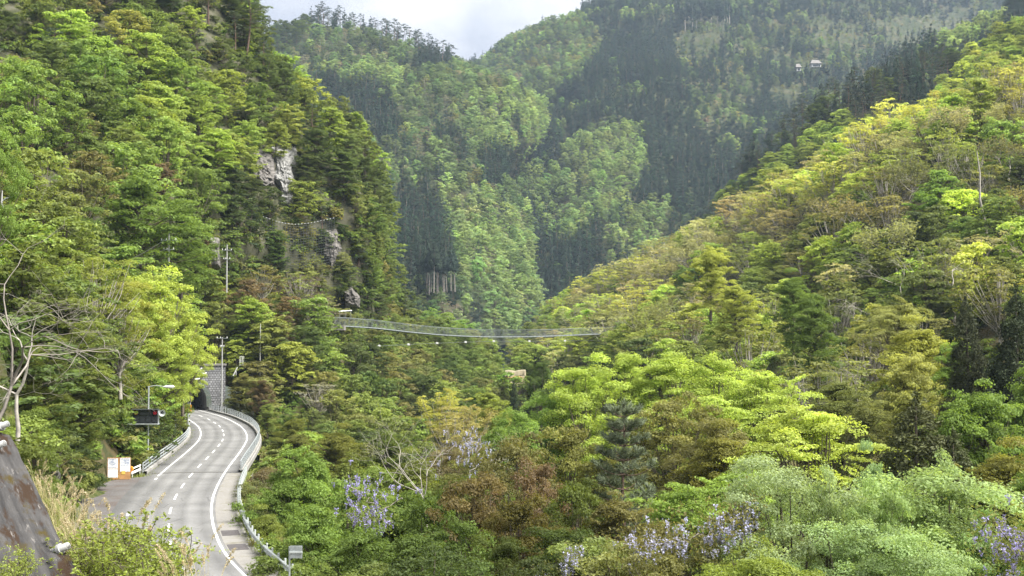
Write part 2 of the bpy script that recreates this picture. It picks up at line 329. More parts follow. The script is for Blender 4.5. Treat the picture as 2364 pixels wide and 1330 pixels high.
# ------------------------------------------------------------------ terrain sheets, lofted through rails of real 3-D points
def resample(P, n):
    """Catmull-Rom through the rows of P (k, ...) at n even parameters"""
    P = np.asarray(P, float); k = len(P); t = np.linspace(0, k - 1, n); i = np.clip(t.astype(int), 0, k - 2); f = (t - i).reshape((-1,) + (1,) * (P.ndim - 1))
    p0, p1, p2, p3 = P[np.maximum(i - 1, 0)], P[i], P[i + 1], P[np.minimum(i + 2, k - 1)]
    a = .5 * (2 * p1 + (p2 - p0) * f + (2 * p0 - 5 * p1 + 4 * p2 - p3) * f ** 2 + (3 * p1 - p0 - 3 * p2 + p3) * f ** 3)
    lin = p1 + (p2 - p1) * f
    return .6 * a + .4 * lin
class Sheet:
    def __init__(s, name, rails, nu, nv, amp, wave, material):
        rows = [resample([at(*q) for q in r], nu) for r in rails]
        G = resample(rows, nv)                                    # nv, nu, 3
        n = vnoise(G / wave) + .5 * vnoise(G / wave * 2.1 + 7) + .25 * vnoise(G / wave * 4.3 + 3)
        du = np.gradient(G, axis=1); dv = np.gradient(G, axis=0); nn = np.cross(du, dv); nn /= np.linalg.norm(nn, axis=2)[..., None] + 1e-9
        s.G = G + nn * (n * amp)[..., None]; s.nu, s.nv = nu, nv
        i = np.arange(nv - 1)[:, None] * nu; j = np.arange(nu - 1)[None]
        Q = np.stack([i + j, i + j + 1, i + nu + j + 1, i + nu + j], -1).reshape(-1, 4)
        s.o = obj(name, to_mesh(name, s.G.reshape(-1, 3), [Q], [material], True)); tag(s.o, kind='structure')
    def sample(s, n, rng):
        G = s.G; a = np.linalg.norm(np.cross(G[:-1, 1:] - G[:-1, :-1], G[1:, :-1] - G[:-1, :-1]), axis=2)
        c = rng.choice(a.size, n, p=(a / a.sum()).ravel()); i, j = np.divmod(c, a.shape[1]); u, v = rng.random((n, 1)), rng.random((n, 1))
        return (G[i, j] * (1 - u) * (1 - v) + G[i, j + 1] * u * (1 - v) + G[i + 1, j] * (1 - u) * v + G[i + 1, j + 1] * u * v), float(a.sum())

far_mountain = Sheet('far_mountain', [
    [(860, 1250, 560), (1200, 1150, 600), (1400, 1000, 640), (1800, 900, 700), (2500, 800, 750)],
    [(900, 860, 700), (1200, 800, 760), (1400, 760, 800), (1800, 700, 860), (2500, 640, 900)],
    [(960, 660, 1000), (1230, 640, 960), (1420, 580, 940), (1800, 520, 1000), (2500, 470, 1050)],
    [(980, 480, 1250), (1180, 450, 1150), (1400, 420, 1080), (1750, 380, 1200), (2500, 340, 1250)],
    [(1000, 330, 1500), (1200, 320, 1350), (1420, 300, 1250), (1760, 250, 1450), (2100, 190, 1550), (2500, 180, 1600)],
    [(1010, 230, 1750), (1160, 200, 1650), (1400, 150, 1520), (1700, 110, 1700), (2100, 90, 1850), (2500, 90, 1950)],
    [(1000, 190, 1950), (1085, 158, 1900), (1190, 92, 1850), (1310, 52, 1800), (1450, 18, 1780), (1800, -30, 2000), (2150, -10, 2150), (2500, -40, 2300)],
    [(1000, 200, 2150), (1090, 175, 2100), (1200, 120, 2080), (1320, 90, 2050), (1500, -60, 2000), (1800, -150, 2300), (2150, -150, 2500), (2500, -190, 2600)]], 130, 90, 15, 140, M['soil_far'])
left_mountain = Sheet('left_mountain', [
    [(700, 900, 560), (960, 840, 640), (1100, 800, 700), (1190, 790, 740), (1230, 800, 860)],
    [(720, 700, 640), (960, 700, 700), (1100, 690, 740), (1195, 690, 780), (1215, 690, 920)],
    [(700, 560, 760), (940, 540, 820), (1080, 530, 840), (1170, 560, 860), (1200, 570, 1010)],
    [(690, 430, 880), (900, 410, 940), (1050, 400, 960), (1120, 420, 990), (1150, 430, 1120)],
    [(680, 320, 1000), (880, 320, 1040), (1050, 310, 1060), (1190, 320, 1080), (1240, 330, 1220)],
    [(640, 230, 1110), (850, 210, 1150), (1020, 210, 1160), (1180, 240, 1180), (1235, 265, 1300)],
    [(560, 150, 1190), (760, 120, 1230), (900, 130, 1240), (1060, 165, 1270), (1140, 205, 1400)],
    [(540, 130, 1240), (640, 88, 1280), (760, 62, 1300), (900, 85, 1310), (1020, 138, 1330), (1100, 165, 1450)],
    [(540, 150, 1350), (640, 110, 1380), (760, 90, 1400), (900, 110, 1410), (1020, 160, 1430), (1100, 190, 1550)]], 110, 100, 13, 105, M['soil_far'])
corner_hill = Sheet('upper_hill', [
    [(1950, 330, 800), (2150, 260, 820), (2500, 180, 850)],
    [(2040, 190, 900), (2200, 130, 920), (2500, 60, 950)],
    [(2080, 165, 960), (2230, 85, 990), (2320, 60, 1000), (2500, -40, 1020)],
    [(2100, 180, 1060), (2230, 110, 1080), (2320, 90, 1090), (2500, 0, 1100)]], 40, 30, 6, 60, M['soil_far'])
pine_ridge = Sheet('pine_ridge', [
    [(1520, 640, 560), (1800, 560, 540), (2000, 460, 520), (2500, 360, 480)],
    [(1600, 570, 600), (1780, 430, 590), (1960, 350, 570), (2200, 290, 550), (2500, 200, 520)],
    [(1650, 525, 650), (1770, 380, 640), (1880, 290, 640), (2100, 200, 620), (2260, 150, 610), (2500, 40, 590)],
    [(1670, 545, 730), (1790, 400, 720), (1900, 310, 720), (2110, 220, 700), (2280, 170, 690), (2500, 60, 680)]], 60, 36, 4, 50, M['soil_far'])
right_slope = Sheet('right_slope', [
    [(1130, 1010, 400), (1400, 1060, 250), (1700, 1180, 165), (2050, 1330, 125), (2600, 1500, 100)],
    [(1190, 880, 440), (1430, 890, 300), (1750, 930, 215), (2080, 980, 170), (2600, 1020, 140)],
    [(1240, 810, 470), (1480, 790, 350), (1800, 760, 270), (2120, 720, 225), (2600, 660, 190)],
    [(1290, 770, 500), (1540, 690, 400), (1820, 600, 320), (2130, 520, 275), (2600, 430, 245)],
    [(1270, 775, 540), (1440, 680, 480), (1620, 590, 430), (1840, 490, 375), (2000, 395, 345), (2180, 330, 325), (2600, 200, 300)],
    [(1260, 800, 620), (1450, 705, 560), (1630, 620, 500), (1850, 520, 450), (2020, 430, 420), (2200, 360, 400), (2600, 240, 370)]], 90, 70, 2.6, 30, M['soil'])
cliff_hill = Sheet('cliff_hill', [
    [(-250, 1100, 118), (200, 900, 170), (480, 880, 262), (700, 960, 285), (860, 1000, 300), (960, 1020, 340)],
    [(-250, 760, 126), (200, 700, 175), (480, 720, 250), (700, 790, 276), (860, 820, 300), (960, 850, 350)],
    [(-250, 560, 140), (200, 520, 190), (480, 540, 244), (700, 600, 276), (855, 640, 296), (895, 650, 350)],
    [(-250, 400, 165), (200, 390, 212), (480, 400, 258), (680, 450, 283), (840, 500, 300), (870, 520, 360)],
    [(-250, 250, 195), (200, 260, 238), (460, 270, 272), (640, 320, 290), (800, 380, 306), (840, 400, 370)],
    [(-250, 80, 230), (200, 110, 268), (430, 120, 292), (560, 180, 300), (690, 265, 316), (740, 300, 380)],
    [(-250, -60, 262), (200, -30, 292), (420, -20, 306), (535, 40, 312), (590, 150, 325), (610, 200, 390)],
    [(-250, -260, 300), (200, -200, 330), (420, -160, 335), (520, -60, 335), (560, 20, 350), (580, 80, 420)]], 90, 90, 2.4, 22, M['crag'])
tunnel_hill = Sheet('tunnel_hill', [
    [(590, 1190, 150), (680, 1230, 152), (800, 1220, 165), (940, 1150, 195), (1080, 1050, 250), (1190, 960, 340)],
    [(600, 1010, 214), (680, 1050, 212), (800, 1060, 220), (920, 1030, 240), (1040, 990, 285), (1170, 935, 350)],
    [(560, 900, 232), (640, 905, 230), (740, 920, 232), (850, 930, 250), (980, 920, 300), (1150, 905, 362)],
    [(340, 842, 236), (500, 832, 236), (630, 800, 238), (740, 830, 244), (860, 860, 270), (970, 850, 330), (1120, 860, 375)],
    [(330, 770, 246), (500, 720, 248), (630, 710, 252), (730, 760, 258), (850, 830, 290), (960, 800, 350), (1080, 830, 390)],
    [(320, 760, 280), (500, 730, 280), (640, 725, 285), (740, 780, 290), (860, 840, 320), (980, 800, 380), (1100, 840, 420)]], 80, 60, 1.4, 16, M['soil'])
left_bank = Sheet('left_bank', [
    [(-300, 1290, 78), (60, 1195, 92), (200, 1125, 110), (300, 1100, 122), (345, 1070, 138), (395, 1030, 165), (410, 985, 200)],
    [(-300, 1000, 86), (60, 980, 98), (190, 1000, 114), (290, 1000, 128), (330, 985, 146), (370, 950, 175), (395, 920, 210)],
    [(-300, 800, 96), (60, 800, 108), (190, 830, 124), (285, 860, 138), (320, 860, 160), (345, 850, 188), (370, 840, 222)],
    [(-300, 660, 112), (60, 670, 124), (190, 720, 140), (280, 770, 156), (310, 790, 178), (335, 790, 205), (350, 800, 236)],
    [(-300, 640, 140), (60, 660, 150), (190, 710, 165), (280, 760, 185), (310, 780, 205), (330, 790, 225), (340, 800, 250)]], 70, 50, .9, 10, M['soil'])

# ------------------------------------------------------------------ tree builders
def leaves(C, Nn, s, asp, rng, fold=.25):
    """one folded diamond per leaf spray"""
    n = len(C); s = np.broadcast_to(np.asarray(s, float), (n,))[:, None]
    Nn = Nn / (np.linalg.norm(Nn, axis=1)[:, None] + 1e-9)
    A = np.cross(Nn, rng.normal(size=(n, 3))); A /= np.linalg.norm(A, axis=1)[:, None] + 1e-9; B = np.cross(Nn, A)
    V = np.stack([C + A * s - Nn * s * fold, C + B * s * asp, C - A * s - Nn * s * fold, C - B * s * asp], 1).reshape(-1, 3)
    return V, np.arange(4 * n).reshape(n, 4)
class Foliage:
    def __init__(s): s.V = []; s.T = []
    def put(s, V, t): s.V.append(V); s.T.append(np.repeat(t, 4))
    def mesh(s, name, m):
        V = np.concatenate(s.V); return to_mesh(name, V, [np.arange(len(V)).reshape(-1, 4)], [m], False, np.concatenate(s.T))
def pad(fo, c, rad, leaf, cov, rng, asp=.6, up=.35, low=-.35, jit=.55):
    """a spray of leaves over the upper side of a flattened lump"""
    a = math.sqrt(rad[0] * rad[1]); n = max(6, int(cov * (2.2 * a * a + 2.4 * a * rad[2]) / (leaf * leaf * asp * 2)))
    d = rng.normal(size=(n * 2, 3)); d /= np.linalg.norm(d, axis=1)[:, None]; d = d[d[:, 2] > low][:n]; n = len(d)
    k = rng.uniform(.5, 1.05, (n, 1)) + (rng.random((n, 1)) < .12) * rng.uniform(.05, .4, (n, 1)); tx, ty = rng.normal(size=2) * .22; P = d * np.asarray(rad) * k; P[:, 2] += P[:, 0] * tx + P[:, 1] * ty; P = P + np.asarray(c)
    nn = d / np.asarray(rad) * a + rng.normal(size=(n, 3)) * jit; nn[:, 2] += up
    V, _ = leaves(P, nn, leaf * rng.uniform(.6, 1.25, n), asp, rng)
    fo.put(V, np.clip(.5 + rng.normal() * .13 + rng.normal(size=n) * .17, 0, 1))
def limb(a, b, r0, r1, rng, n=5, sag=.25, wob=.06):
    a, b = np.asarray(a, float), np.asarray(b, float); t = np.linspace(0, 1, n)[:, None]; l = np.linalg.norm(b - a)
    m = a * .45 + b * .55; m[2] -= sag * l * .5; m += rng.normal(size=3) * l * wob
    P = (1 - t) ** 2 * a + 2 * t * (1 - t) * m + t * t * b
    return P, np.linspace(r0, r1, n)
def wood_mesh(name, parts, m, sides):
    V, Q, n = [], [], 0
    for P, r in parts:
        v, q = tube(P, r, sides); V.append(v); Q.append(q + n); n += len(v)
    return to_mesh(name, np.concatenate(V), [np.concatenate(Q)], [m], True)

def broad(kind, lod, seed, leafm, bark):
    """broadleaf tree about 10 m tall; kinds: layer (flat sprays in tiers), round (rounded lumps), vase (open, limbs showing), wide (umbrella)"""
    rng = np.random.default_rng(seed); H = 10.0
    leaf = {0: .115, 1: .21, 2: .36, -1: .07}[lod]; fo = Foliage(); wood = []; lod = max(lod, 0)
    npad = {'layer': (130, 92, 34), 'round': (84, 60, 30), 'high': (80, 56, 26), 'vase': (76, 52, 26), 'wide': (84, 56, 26)}[kind][lod]
    Rr = {'layer': 4.1, 'round': 4.0, 'high': 3.8, 'vase': 4.0, 'wide': 5.0}[kind]; z0 = {'layer': .10, 'round': .10, 'high': .34, 'vase': .34, 'wide': .40}[kind]
    flat = {'layer': .40, 'round': .58, 'high': .5, 'vase': .36, 'wide': .30}[kind]; cov = {'layer': 1.2, 'round': 1.2, 'high': 1.2, 'vase': .72, 'wide': .95}[kind]
    lean = rng.normal(size=2) * .35
    tp = np.array([[0, 0, -1.2], [0, 0, .5], [lean[0] * .4, lean[1] * .4, H * .35], [lean[0], lean[1], H * .62], [lean[0] * 1.2, lean[1] * 1.2, H * .9]])
    wood.append((tp, np.array([.26, .22, .17, .11, .04])))
    lobes = rng.normal(size=(3, 3)) * (.2 if lod else .3)
    for i in range(npad):
        f = (i + rng.random()) / npad; z = z0 + (1 - z0) * f ** (.85 if kind != 'wide' else .6)
        if kind == 'layer': prof = math.sin(min(1, (1 - z) * 1.6 + .12) * math.pi / 2) ** .75 * (.72 + .28 * min(1, z * 2.4))
        elif kind == 'high': prof = math.sqrt(max(.05, 1 - ((z - .66) / .36) ** 2))
        elif kind == 'round': prof = math.sqrt(max(.03, 1 - ((z - .5) / .52) ** 2))
        elif kind == 'vase': prof = math.sqrt(max(.05, 1 - ((z - .72) / .33) ** 2)) * (.55 + .45 * min(1, (z - z0) * 3))
        else: prof = math.sqrt(max(.06, 1 - ((z - .6) / .42) ** 2))
        th = i * 2.399 + rng.normal() * .35; rr = Rr * prof * (rng.uniform(.5, 1.0) if rng.random() < .75 else rng.uniform(.05, .5))
        rr *= (1.0 if rng.random() > .15 else (1.18 if lod else 1.3)) + lobes[0, 0] * math.cos(th - lobes[1, 0] * 9) + lobes[0, 1] * math.cos(2 * th + lobes[1, 1] * 9)
        c = np.array([math.cos(th) * rr + lean[0] * z, math.sin(th) * rr + lean[1] * z, H * z * (1 - .05 * rng.random()) + rng.normal() * (.22 if lod else .42)])
        a = Rr * (rng.uniform(.19, .33) if kind != 'layer' else rng.uniform(.12, .29)) * (.8 if kind != 'layer' else 1) * (1.0 if lod < 2 else 1.25); ax, ay = a * rng.uniform(.85, 1.2), a * rng.uniform(.85, 1.2)
        pad(fo, c, (ax, ay, a * flat * rng.uniform(.8, 1.25)), leaf, cov, rng, jit=(.5, .38, .22)[lod], up=.35 if kind != 'round' else .25, low=-.15 if flat < .4 else -.35)
        if lod < 2 and (kind in ('vase', 'wide') or i % 2 == 0):
            zb = max(.12 * H, c[2] * (.35 if kind != 'layer' else .78) - .3); t = zb / (H * .9); b = np.array([lean[0] * t, lean[1] * t, zb])
            wood.append(limb(b, c, .085 if kind != 'layer' else .06, .02, rng, 5, .3 if kind != 'layer' else .1))
    return wood_mesh('trunk', wood, bark, (6, 5, 3)[lod]), fo.mesh('crown', leafm)

def conifer(lod, seed, leafm, bark, clear=.12, slim=1.0, clumpy=1.0):
    """cedar about 14 m tall: a spire of drooping dark sprays"""
    rng = np.random.default_rng(seed); H = 14.0; fo = Foliage(); leaf = {0: .13, 1: .26, 2: .33}[lod]
    lv = (26, 17, 9)[lod]; per = (8 if slim < 1.5 else 16, 6, 4)[lod]
    wood = [(np.array([[0, 0, -1.5], [0, 0, H * .3], [0, 0, H * .7], [0, 0, H * .98]]), np.array([.26, .2, .12, .03]))]
    for i in range(lv):
        f = i / (lv - 1); z = H * (clear + (1.0 - clear) * f ** .9); rad = (2.35 * slim * (1 - f) ** .75 + .12) * rng.uniform(.82, 1.15)
        if f < .12: rad *= .75
        for k in range(max(2, int(per * (1 - .5 * f)))):
            th = rng.random() * 2 * math.pi; q = rng.uniform(.55, .95); c = np.array([math.cos(th) * rad * q, math.sin(th) * rad * q, z - .25 * rad + rng.normal() * .2])
            a = (.34 * rad + .24) * clumpy * (1.2 if lod == 2 else 1) * rng.uniform(.8, 1.25)
            pad(fo, c, (a, a, a * 1.05), leaf, .95 if lod < 2 else .9, rng, asp=.42, up=.15, low=-.5, jit=(.55, .45, .25)[lod])
    pad(fo, (0, 0, H * .985), (.16, .16, .6), leaf * .7, 1.3, rng, asp=.4)
    return wood_mesh('trunk', wood, bark, (6, 5, 3)[lod]), fo.mesh('crown', leafm)

def red_pine(lod, seed, leafm, bark):
    """pine about 11 m tall: crooked bare stem, dark flat plates of needles towards the top"""
    rng = np.random.default_rng(seed); H = 11.0; fo = Foliage(); leaf = {0: .14, 1: .24, 2: .34}[lod]
    k = rng.normal(size=(4, 2)) * .35; tp = np.array([[0, 0, -1.2], [0, 0, 0], [k[0, 0], k[0, 1], H * .35], [k[0, 0] + k[1, 0], k[0, 1] + k[1, 1], H * .65], [k[0, 0] + k[2, 0], k[0, 1] + k[2, 1], H * .97]])
    wood = [(tp, np.array([.22, .2, .15, .1, .03]))]
    n = (26, 18, 11)[lod]
    for i in range(n):
        f = (i + rng.random() * .7) / n; z = H * (.34 + .66 * f); rr = 3.0 * (1 - f) ** .6 * rng.uniform(.35, 1) + .15; th = i * 2.4 + rng.normal() * .4
        t = np.array([np.interp(z, tp[:, 2], tp[:, 0]), np.interp(z, tp[:, 2], tp[:, 1]), z])
        c = t + np.array([math.cos(th) * rr, math.sin(th) * rr, rr * .1]); a = rng.uniform(.55, 1.0) * (1.15 if lod == 2 else 1)
        pad(fo, c, (a, a * rng.uniform(.8, 1.2), a * .3), leaf, .85, rng, asp=.35, up=.4, jit=(.7, .6, .35)[lod])
        if lod < 2: wood.append(limb(t, c, .06, .02, rng, 4, -.1))
    return wood_mesh('trunk', wood, bark, (6, 5, 3)[lod]), fo.mesh('crown', leafm)

def bare(seed, bark, H=9.0, spread=.9, depth=5, r0=.16, leafm=None, leafn=0, leaf=.1, stems=1, lift=.25):
    """leafless (or only budding) tree: forked limbs down to twigs; optional sparse buds"""
    rng = np.random.default_rng(seed); wood = []; tips = []
    def grow(p, d, l, r, k):
        n = 4; pts = [p]; q = p; dd = d
        for _ in range(n - 1):
            dd = dd + rng.normal(size=3) * .16; dd[2] += lift * .12; dd /= np.linalg.norm(dd); q = q + dd * l / (n - 1); pts.append(q)
        wood.append((np.array(pts), np.linspace(r, r * .66, n)))
        if k == 0: tips.append(q); return
        if k < 3: tips.append(q)
        for _ in range(2 if rng.random() < .45 else 3):
            nd = dd + rng.normal(size=3) * spread * .62; nd[2] += lift * .3; nd /= np.linalg.norm(nd)
            grow(q, nd, l * rng.uniform(.62, .9), r * rng.uniform(.5, .68), k - 1)
    for s in range(stems):
        d = np.array([0, 0, 1.0]) + rng.normal(size=3) * (.12 if stems == 1 else .4); d /= np.linalg.norm(d)
        grow(np.array([0, 0, -.6]) + rng.normal(size=3) * .15 * (stems > 1), d, H * .30, r0, depth)
    crown = None
    if leafn:
        T = np.array(tips); fo = Foliage(); C = T[rng.integers(0, len(T), leafn)] + rng.normal(size=(leafn, 3)) * .28
        V, _ = leaves(C, rng.normal(size=(leafn, 3)) + np.array([0, 0, .5]), leaf * rng.uniform(.6, 1.3, leafn), .6, rng); fo.put(V, rng.random(leafn)); crown = fo.mesh('crown', leafm)
    return wood_mesh('trunk', wood, bark, 4), crown

def shrub(lod, seed, leafm, bark):
    rng = np.random.default_rng(seed); fo = Foliage(); wood = []; leaf = {0: .065, 1: .2}[lod]
    for i in range((20, 14)[lod]):
        th = rng.random() * 6.28; rr = 1.25 * math.sqrt(rng.random()); z = .35 + 1.5 * rng.random() * (1 - .5 * rr / 1.25)
        c = np.array([math.cos(th) * rr, math.sin(th) * rr, z]); a = rng.uniform(.3, .55)
        pad(fo, c, (a, a, a * .6), leaf, .9, rng, jit=.8); wood.append(limb((0, 0, -.3), c, .03, .012, rng, 4, .1))
    return wood_mesh('stems', wood, bark, 4), fo.mesh('crown', leafm)

PROTO = {}
sd_ = 100
for k in ('layer', 'round', 'vase', 'wide'):
    for lod in (0, 1):
        PROTO[k, lod] = [broad(k, lod, sd_ + i, M['leaf'], M['bark'] if k != 'vase' else M['pale_bark']) for i in range(4 if lod == 0 else 5)]; sd_ += 10
PROTO['high', 0] = [broad('high', 0, 1300 + i, M['leaf'], M['bark']) for i in range(2)]
PROTO['round', -1] = [broad('round', -1, 1200 + i, M['leaf'], M['bark']) for i in range(3)]
for lod in (0, 1): PROTO['cedar', lod] = [conifer(lod, sd_ + i, M['needle'], M['bark']) for i in range(3)]; sd_ += 10
PROTO['tallcedar', 1] = [conifer(1, sd_ + i, M['needle'], M['grey_bark'], clear=.5, slim=1.0) for i in range(3)]; sd_ += 10
PROTO['fatcedar', 0] = [conifer(0, sd_ + i, M['needle'], M['bark'], clear=.06, slim=1.6, clumpy=.62) for i in range(2)]; sd_ += 10
PROTO['pine', 1] = [red_pine(1, sd_ + i, M['needle'], M['red_bark']) for i in range(4)]; sd_ += 10
PROTO['bare', 1] = [bare(sd_ + i, M['pale_bark'], 9, 1.0, 5, .15) for i in range(3)]; sd_ += 10
PROTO['bud', 1] = [bare(sd_ + i, M['pale_bark'], 9.5, .8, 5, .15, M['leaf'], 1500, .16, lift=.5) for i in range(4)]; sd_ += 10
PROTO['shrub', 0] = [shrub(0, sd_ + i, M['leaf'], M['bark']) for i in range(3)]; sd_ += 10
PROTO['shrub', 1] = [shrub(1, sd_ + i, M['leaf'], M['bark']) for i in range(3)]; sd_ += 10
BASEH = {'high': 10, 'fatcedar': 14, 'layer': 10, 'round': 10, 'vase': 10, 'wide': 10, 'cedar': 14, 'tallcedar': 14, 'pine': 11, 'bare': 9, 'bud': 9.5, 'shrub': 2}
NAME = {'high': 'broadleaf_tree', 'fatcedar': 'cedar_tree', 'layer': 'tiered_tree', 'round': 'broadleaf_tree', 'vase': 'slender_tree', 'wide': 'spreading_tree', 'cedar': 'cedar_tree', 'tallcedar': 'cedar_tree', 'pine': 'pine_tree', 'bare': 'bare_tree', 'bud': 'budding_tree', 'shrub': 'shrub'}

# leaf colours, linear base colour
PAL = {'bright': (.36, .44, .08), 'lime': (.29, .37, .08), 'mid': (.165, .215, .06), 'deep': (.088, .12, .038), 'olive': (.215, .225, .08), 'yellow': (.40, .44, .11),
       'tan': (.34, .33, .16), 'brown': (.19, .155, .085), 'cedar': (.048, .074, .050), 'pine': (.075, .098, .058), 'pale': (.30, .39, .19), 'green': (.21, .285, .07), 'bluegreen': (.16, .22, .09), 'grey': (.25, .235, .18),
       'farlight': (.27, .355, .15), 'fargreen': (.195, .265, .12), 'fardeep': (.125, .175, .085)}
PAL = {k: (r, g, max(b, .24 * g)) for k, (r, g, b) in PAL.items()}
WORD = {'bright': 'bright yellow-green', 'lime': 'lime green', 'mid': 'mid green', 'deep': 'dark green', 'olive': 'olive green', 'yellow': 'yellow', 'tan': 'tan-leaved', 'brown': 'russet brown', 'cedar': 'very dark green',
        'pine': 'dark grey-green', 'pale': 'pale green', 'green': 'fresh green', 'bluegreen': 'cool green', 'grey': 'greyish'}
KWORD = {'layer': 'tree with tiered flat sprays', 'round': 'broadleaf tree with rounded crown', 'vase': 'slender thin-crowned tree', 'wide': 'spreading tree with flat-topped crown', 'cedar': 'cedar with pointed spire', 'tallcedar': 'cedar with long bare trunk',
         'pine': 'pine with flat needle plates', 'bare': 'tree with leafless pale branches', 'bud': 'twiggy budding tree', 'shrub': 'leafy shrub'}
def colour(c, rng, v=.14):
    b = np.array(PAL[c]); k = rng.normal(1, v); return tuple(np.clip(b * k * rng.normal(1, .05, 3), .005, .9)) + (1.0,)
def tree(kind, lod, loc, H, col, label, group, rng, wide=1.0, name=None, cat='tree', variant=None, rz=None, lean=.03):
    P = PROTO[kind, lod]; tm, cm = P[rng.integers(len(P)) if variant is None else variant % len(P)]
    e = thing(name or NAME[kind], label, 'shrub' if kind == 'shrub' else cat, loc, group, rng.random() * 6.28 if rz is None else rz)
    s = H / BASEH[kind]; w = s * wide; e.scale = (w, w, s); e.rotation_euler[0] = rng.normal() * lean; e.rotation_euler[1] = rng.normal() * lean
    obj('stem' if kind == 'shrub' else 'trunk', tm, e)
    if cm:
        c = obj('crown', cm, e); c.color = colour(col, rng) if isinstance(col, str) else col
    return e

def scatter(sheet, zones, rng, n_try, margin=170, grid=None, avoid=None):
    """points on a sheet with a spacing per zone; zone = (polygon or None, spacing, [(kind, colour, weight, hmin, hmax)], place words)"""
    P, area = sheet.sample(n_try, rng); px = project(P); pt = project(P + np.array([0, 0, 6.0]))
    cells = {} if grid is None else grid; out = []; seeds = None
    seeds = P[rng.integers(0, len(P), max(8, int(area / 500)))]; sr = rng.random(len(seeds))
    for i in range(n_try):
        x, y = px[i]
        if not (-margin < x < 2364 + margin and -margin < y < 1330 + margin * 1.6): continue
        if avoid and avoid(x, pt[i, 1], P[i]): continue
        for z in zones:
            if z[0] is None or inpoly(z[0], (x, pt[i, 1])): break
        if z[1] <= 0: continue
        d = z[1]; k = tuple((P[i] // 6).astype(int)); ok = True; r = int(d // 6) + 1
        for a in range(-r, r + 1):
            for b in range(-r, r + 1):
                for c in range(-r, r + 1):
                    for q, dq in cells.get((k[0] + a, k[1] + b, k[2] + c), ()):
                        if np.dot(q - P[i], q - P[i]) < (.5 * (d + dq)) ** 2: ok = False; break
                    if not ok: break
                if not ok: break
            if not ok: break
        if not ok: continue
        cells.setdefault(k, []).append((P[i], d))
        j = np.argmin(((seeds - P[i]) ** 2).sum(1)); t = sr[j] if rng.random() < .55 else rng.random()
        w = np.cumsum([q[2] for q in z[2]]); q = z[2][int(np.searchsorted(w, t * w[-1]))]
        out.append((P[i], q[0], q[1], rng.uniform(q[3], q[4]), z[3]))
    return out

# ------------------------------------------------------------------ far woods: one mass each, thousands of trees drawn by geometry nodes
def joined(pair, name):
    V, F, T, MI, n = [], [], [], [], 0
    for mi, me in enumerate(pair):
        v = np.empty(len(me.vertices) * 3, np.float32); me.vertices.foreach_get('co', v); v = v.reshape(-1, 3)
        f = np.empty(len(me.loops), np.int32); me.loops.foreach_get('vertex_index', f); f = f.reshape(-1, 4)
        V.append(v); F.append(f + n); MI.append(np.full(len(f), mi)); n += len(v)
        if 'tint' in me.attributes:
            t = np.empty(len(v), np.float32); me.attributes['tint'].data.foreach_get('value', t); T.append(t)
        else: T.append(np.full(len(v), .5))
    return to_mesh(name, np.concatenate(V), [np.concatenate(F)], [pair[0].materials[0], pair[1].materials[0]], False, np.concatenate(T), np.concatenate(MI))
FAR = {'round': [joined(broad('round', 2, 700 + i, M['leaf_far'], M['bark']), 'far_tree') for i in range(4)], 'layer': [joined(broad('layer', 2, 720 + i, M['leaf_far'], M['bark']), 'far_tree') for i in range(3)],
       'vase': [joined(broad('vase', 2, 730 + i, M['leaf_far'], M['pale_bark']), 'far_tree') for i in range(3)],
       'cedar': [joined(conifer(2, 740 + i, M['needle_far'], M['bark']), 'far_tree') for i in range(3)], 'pine': [joined(red_pine(2, 750 + i, M['needle_far'], M['red_bark']), 'far_tree') for i in range(3)]}
FAR['tallcedar'] = [joined(conifer(2, 760 + i, M['needle_far'], M['pale_bark'], clear=.5, slim=.8), 'far_tree') for i in range(2)]
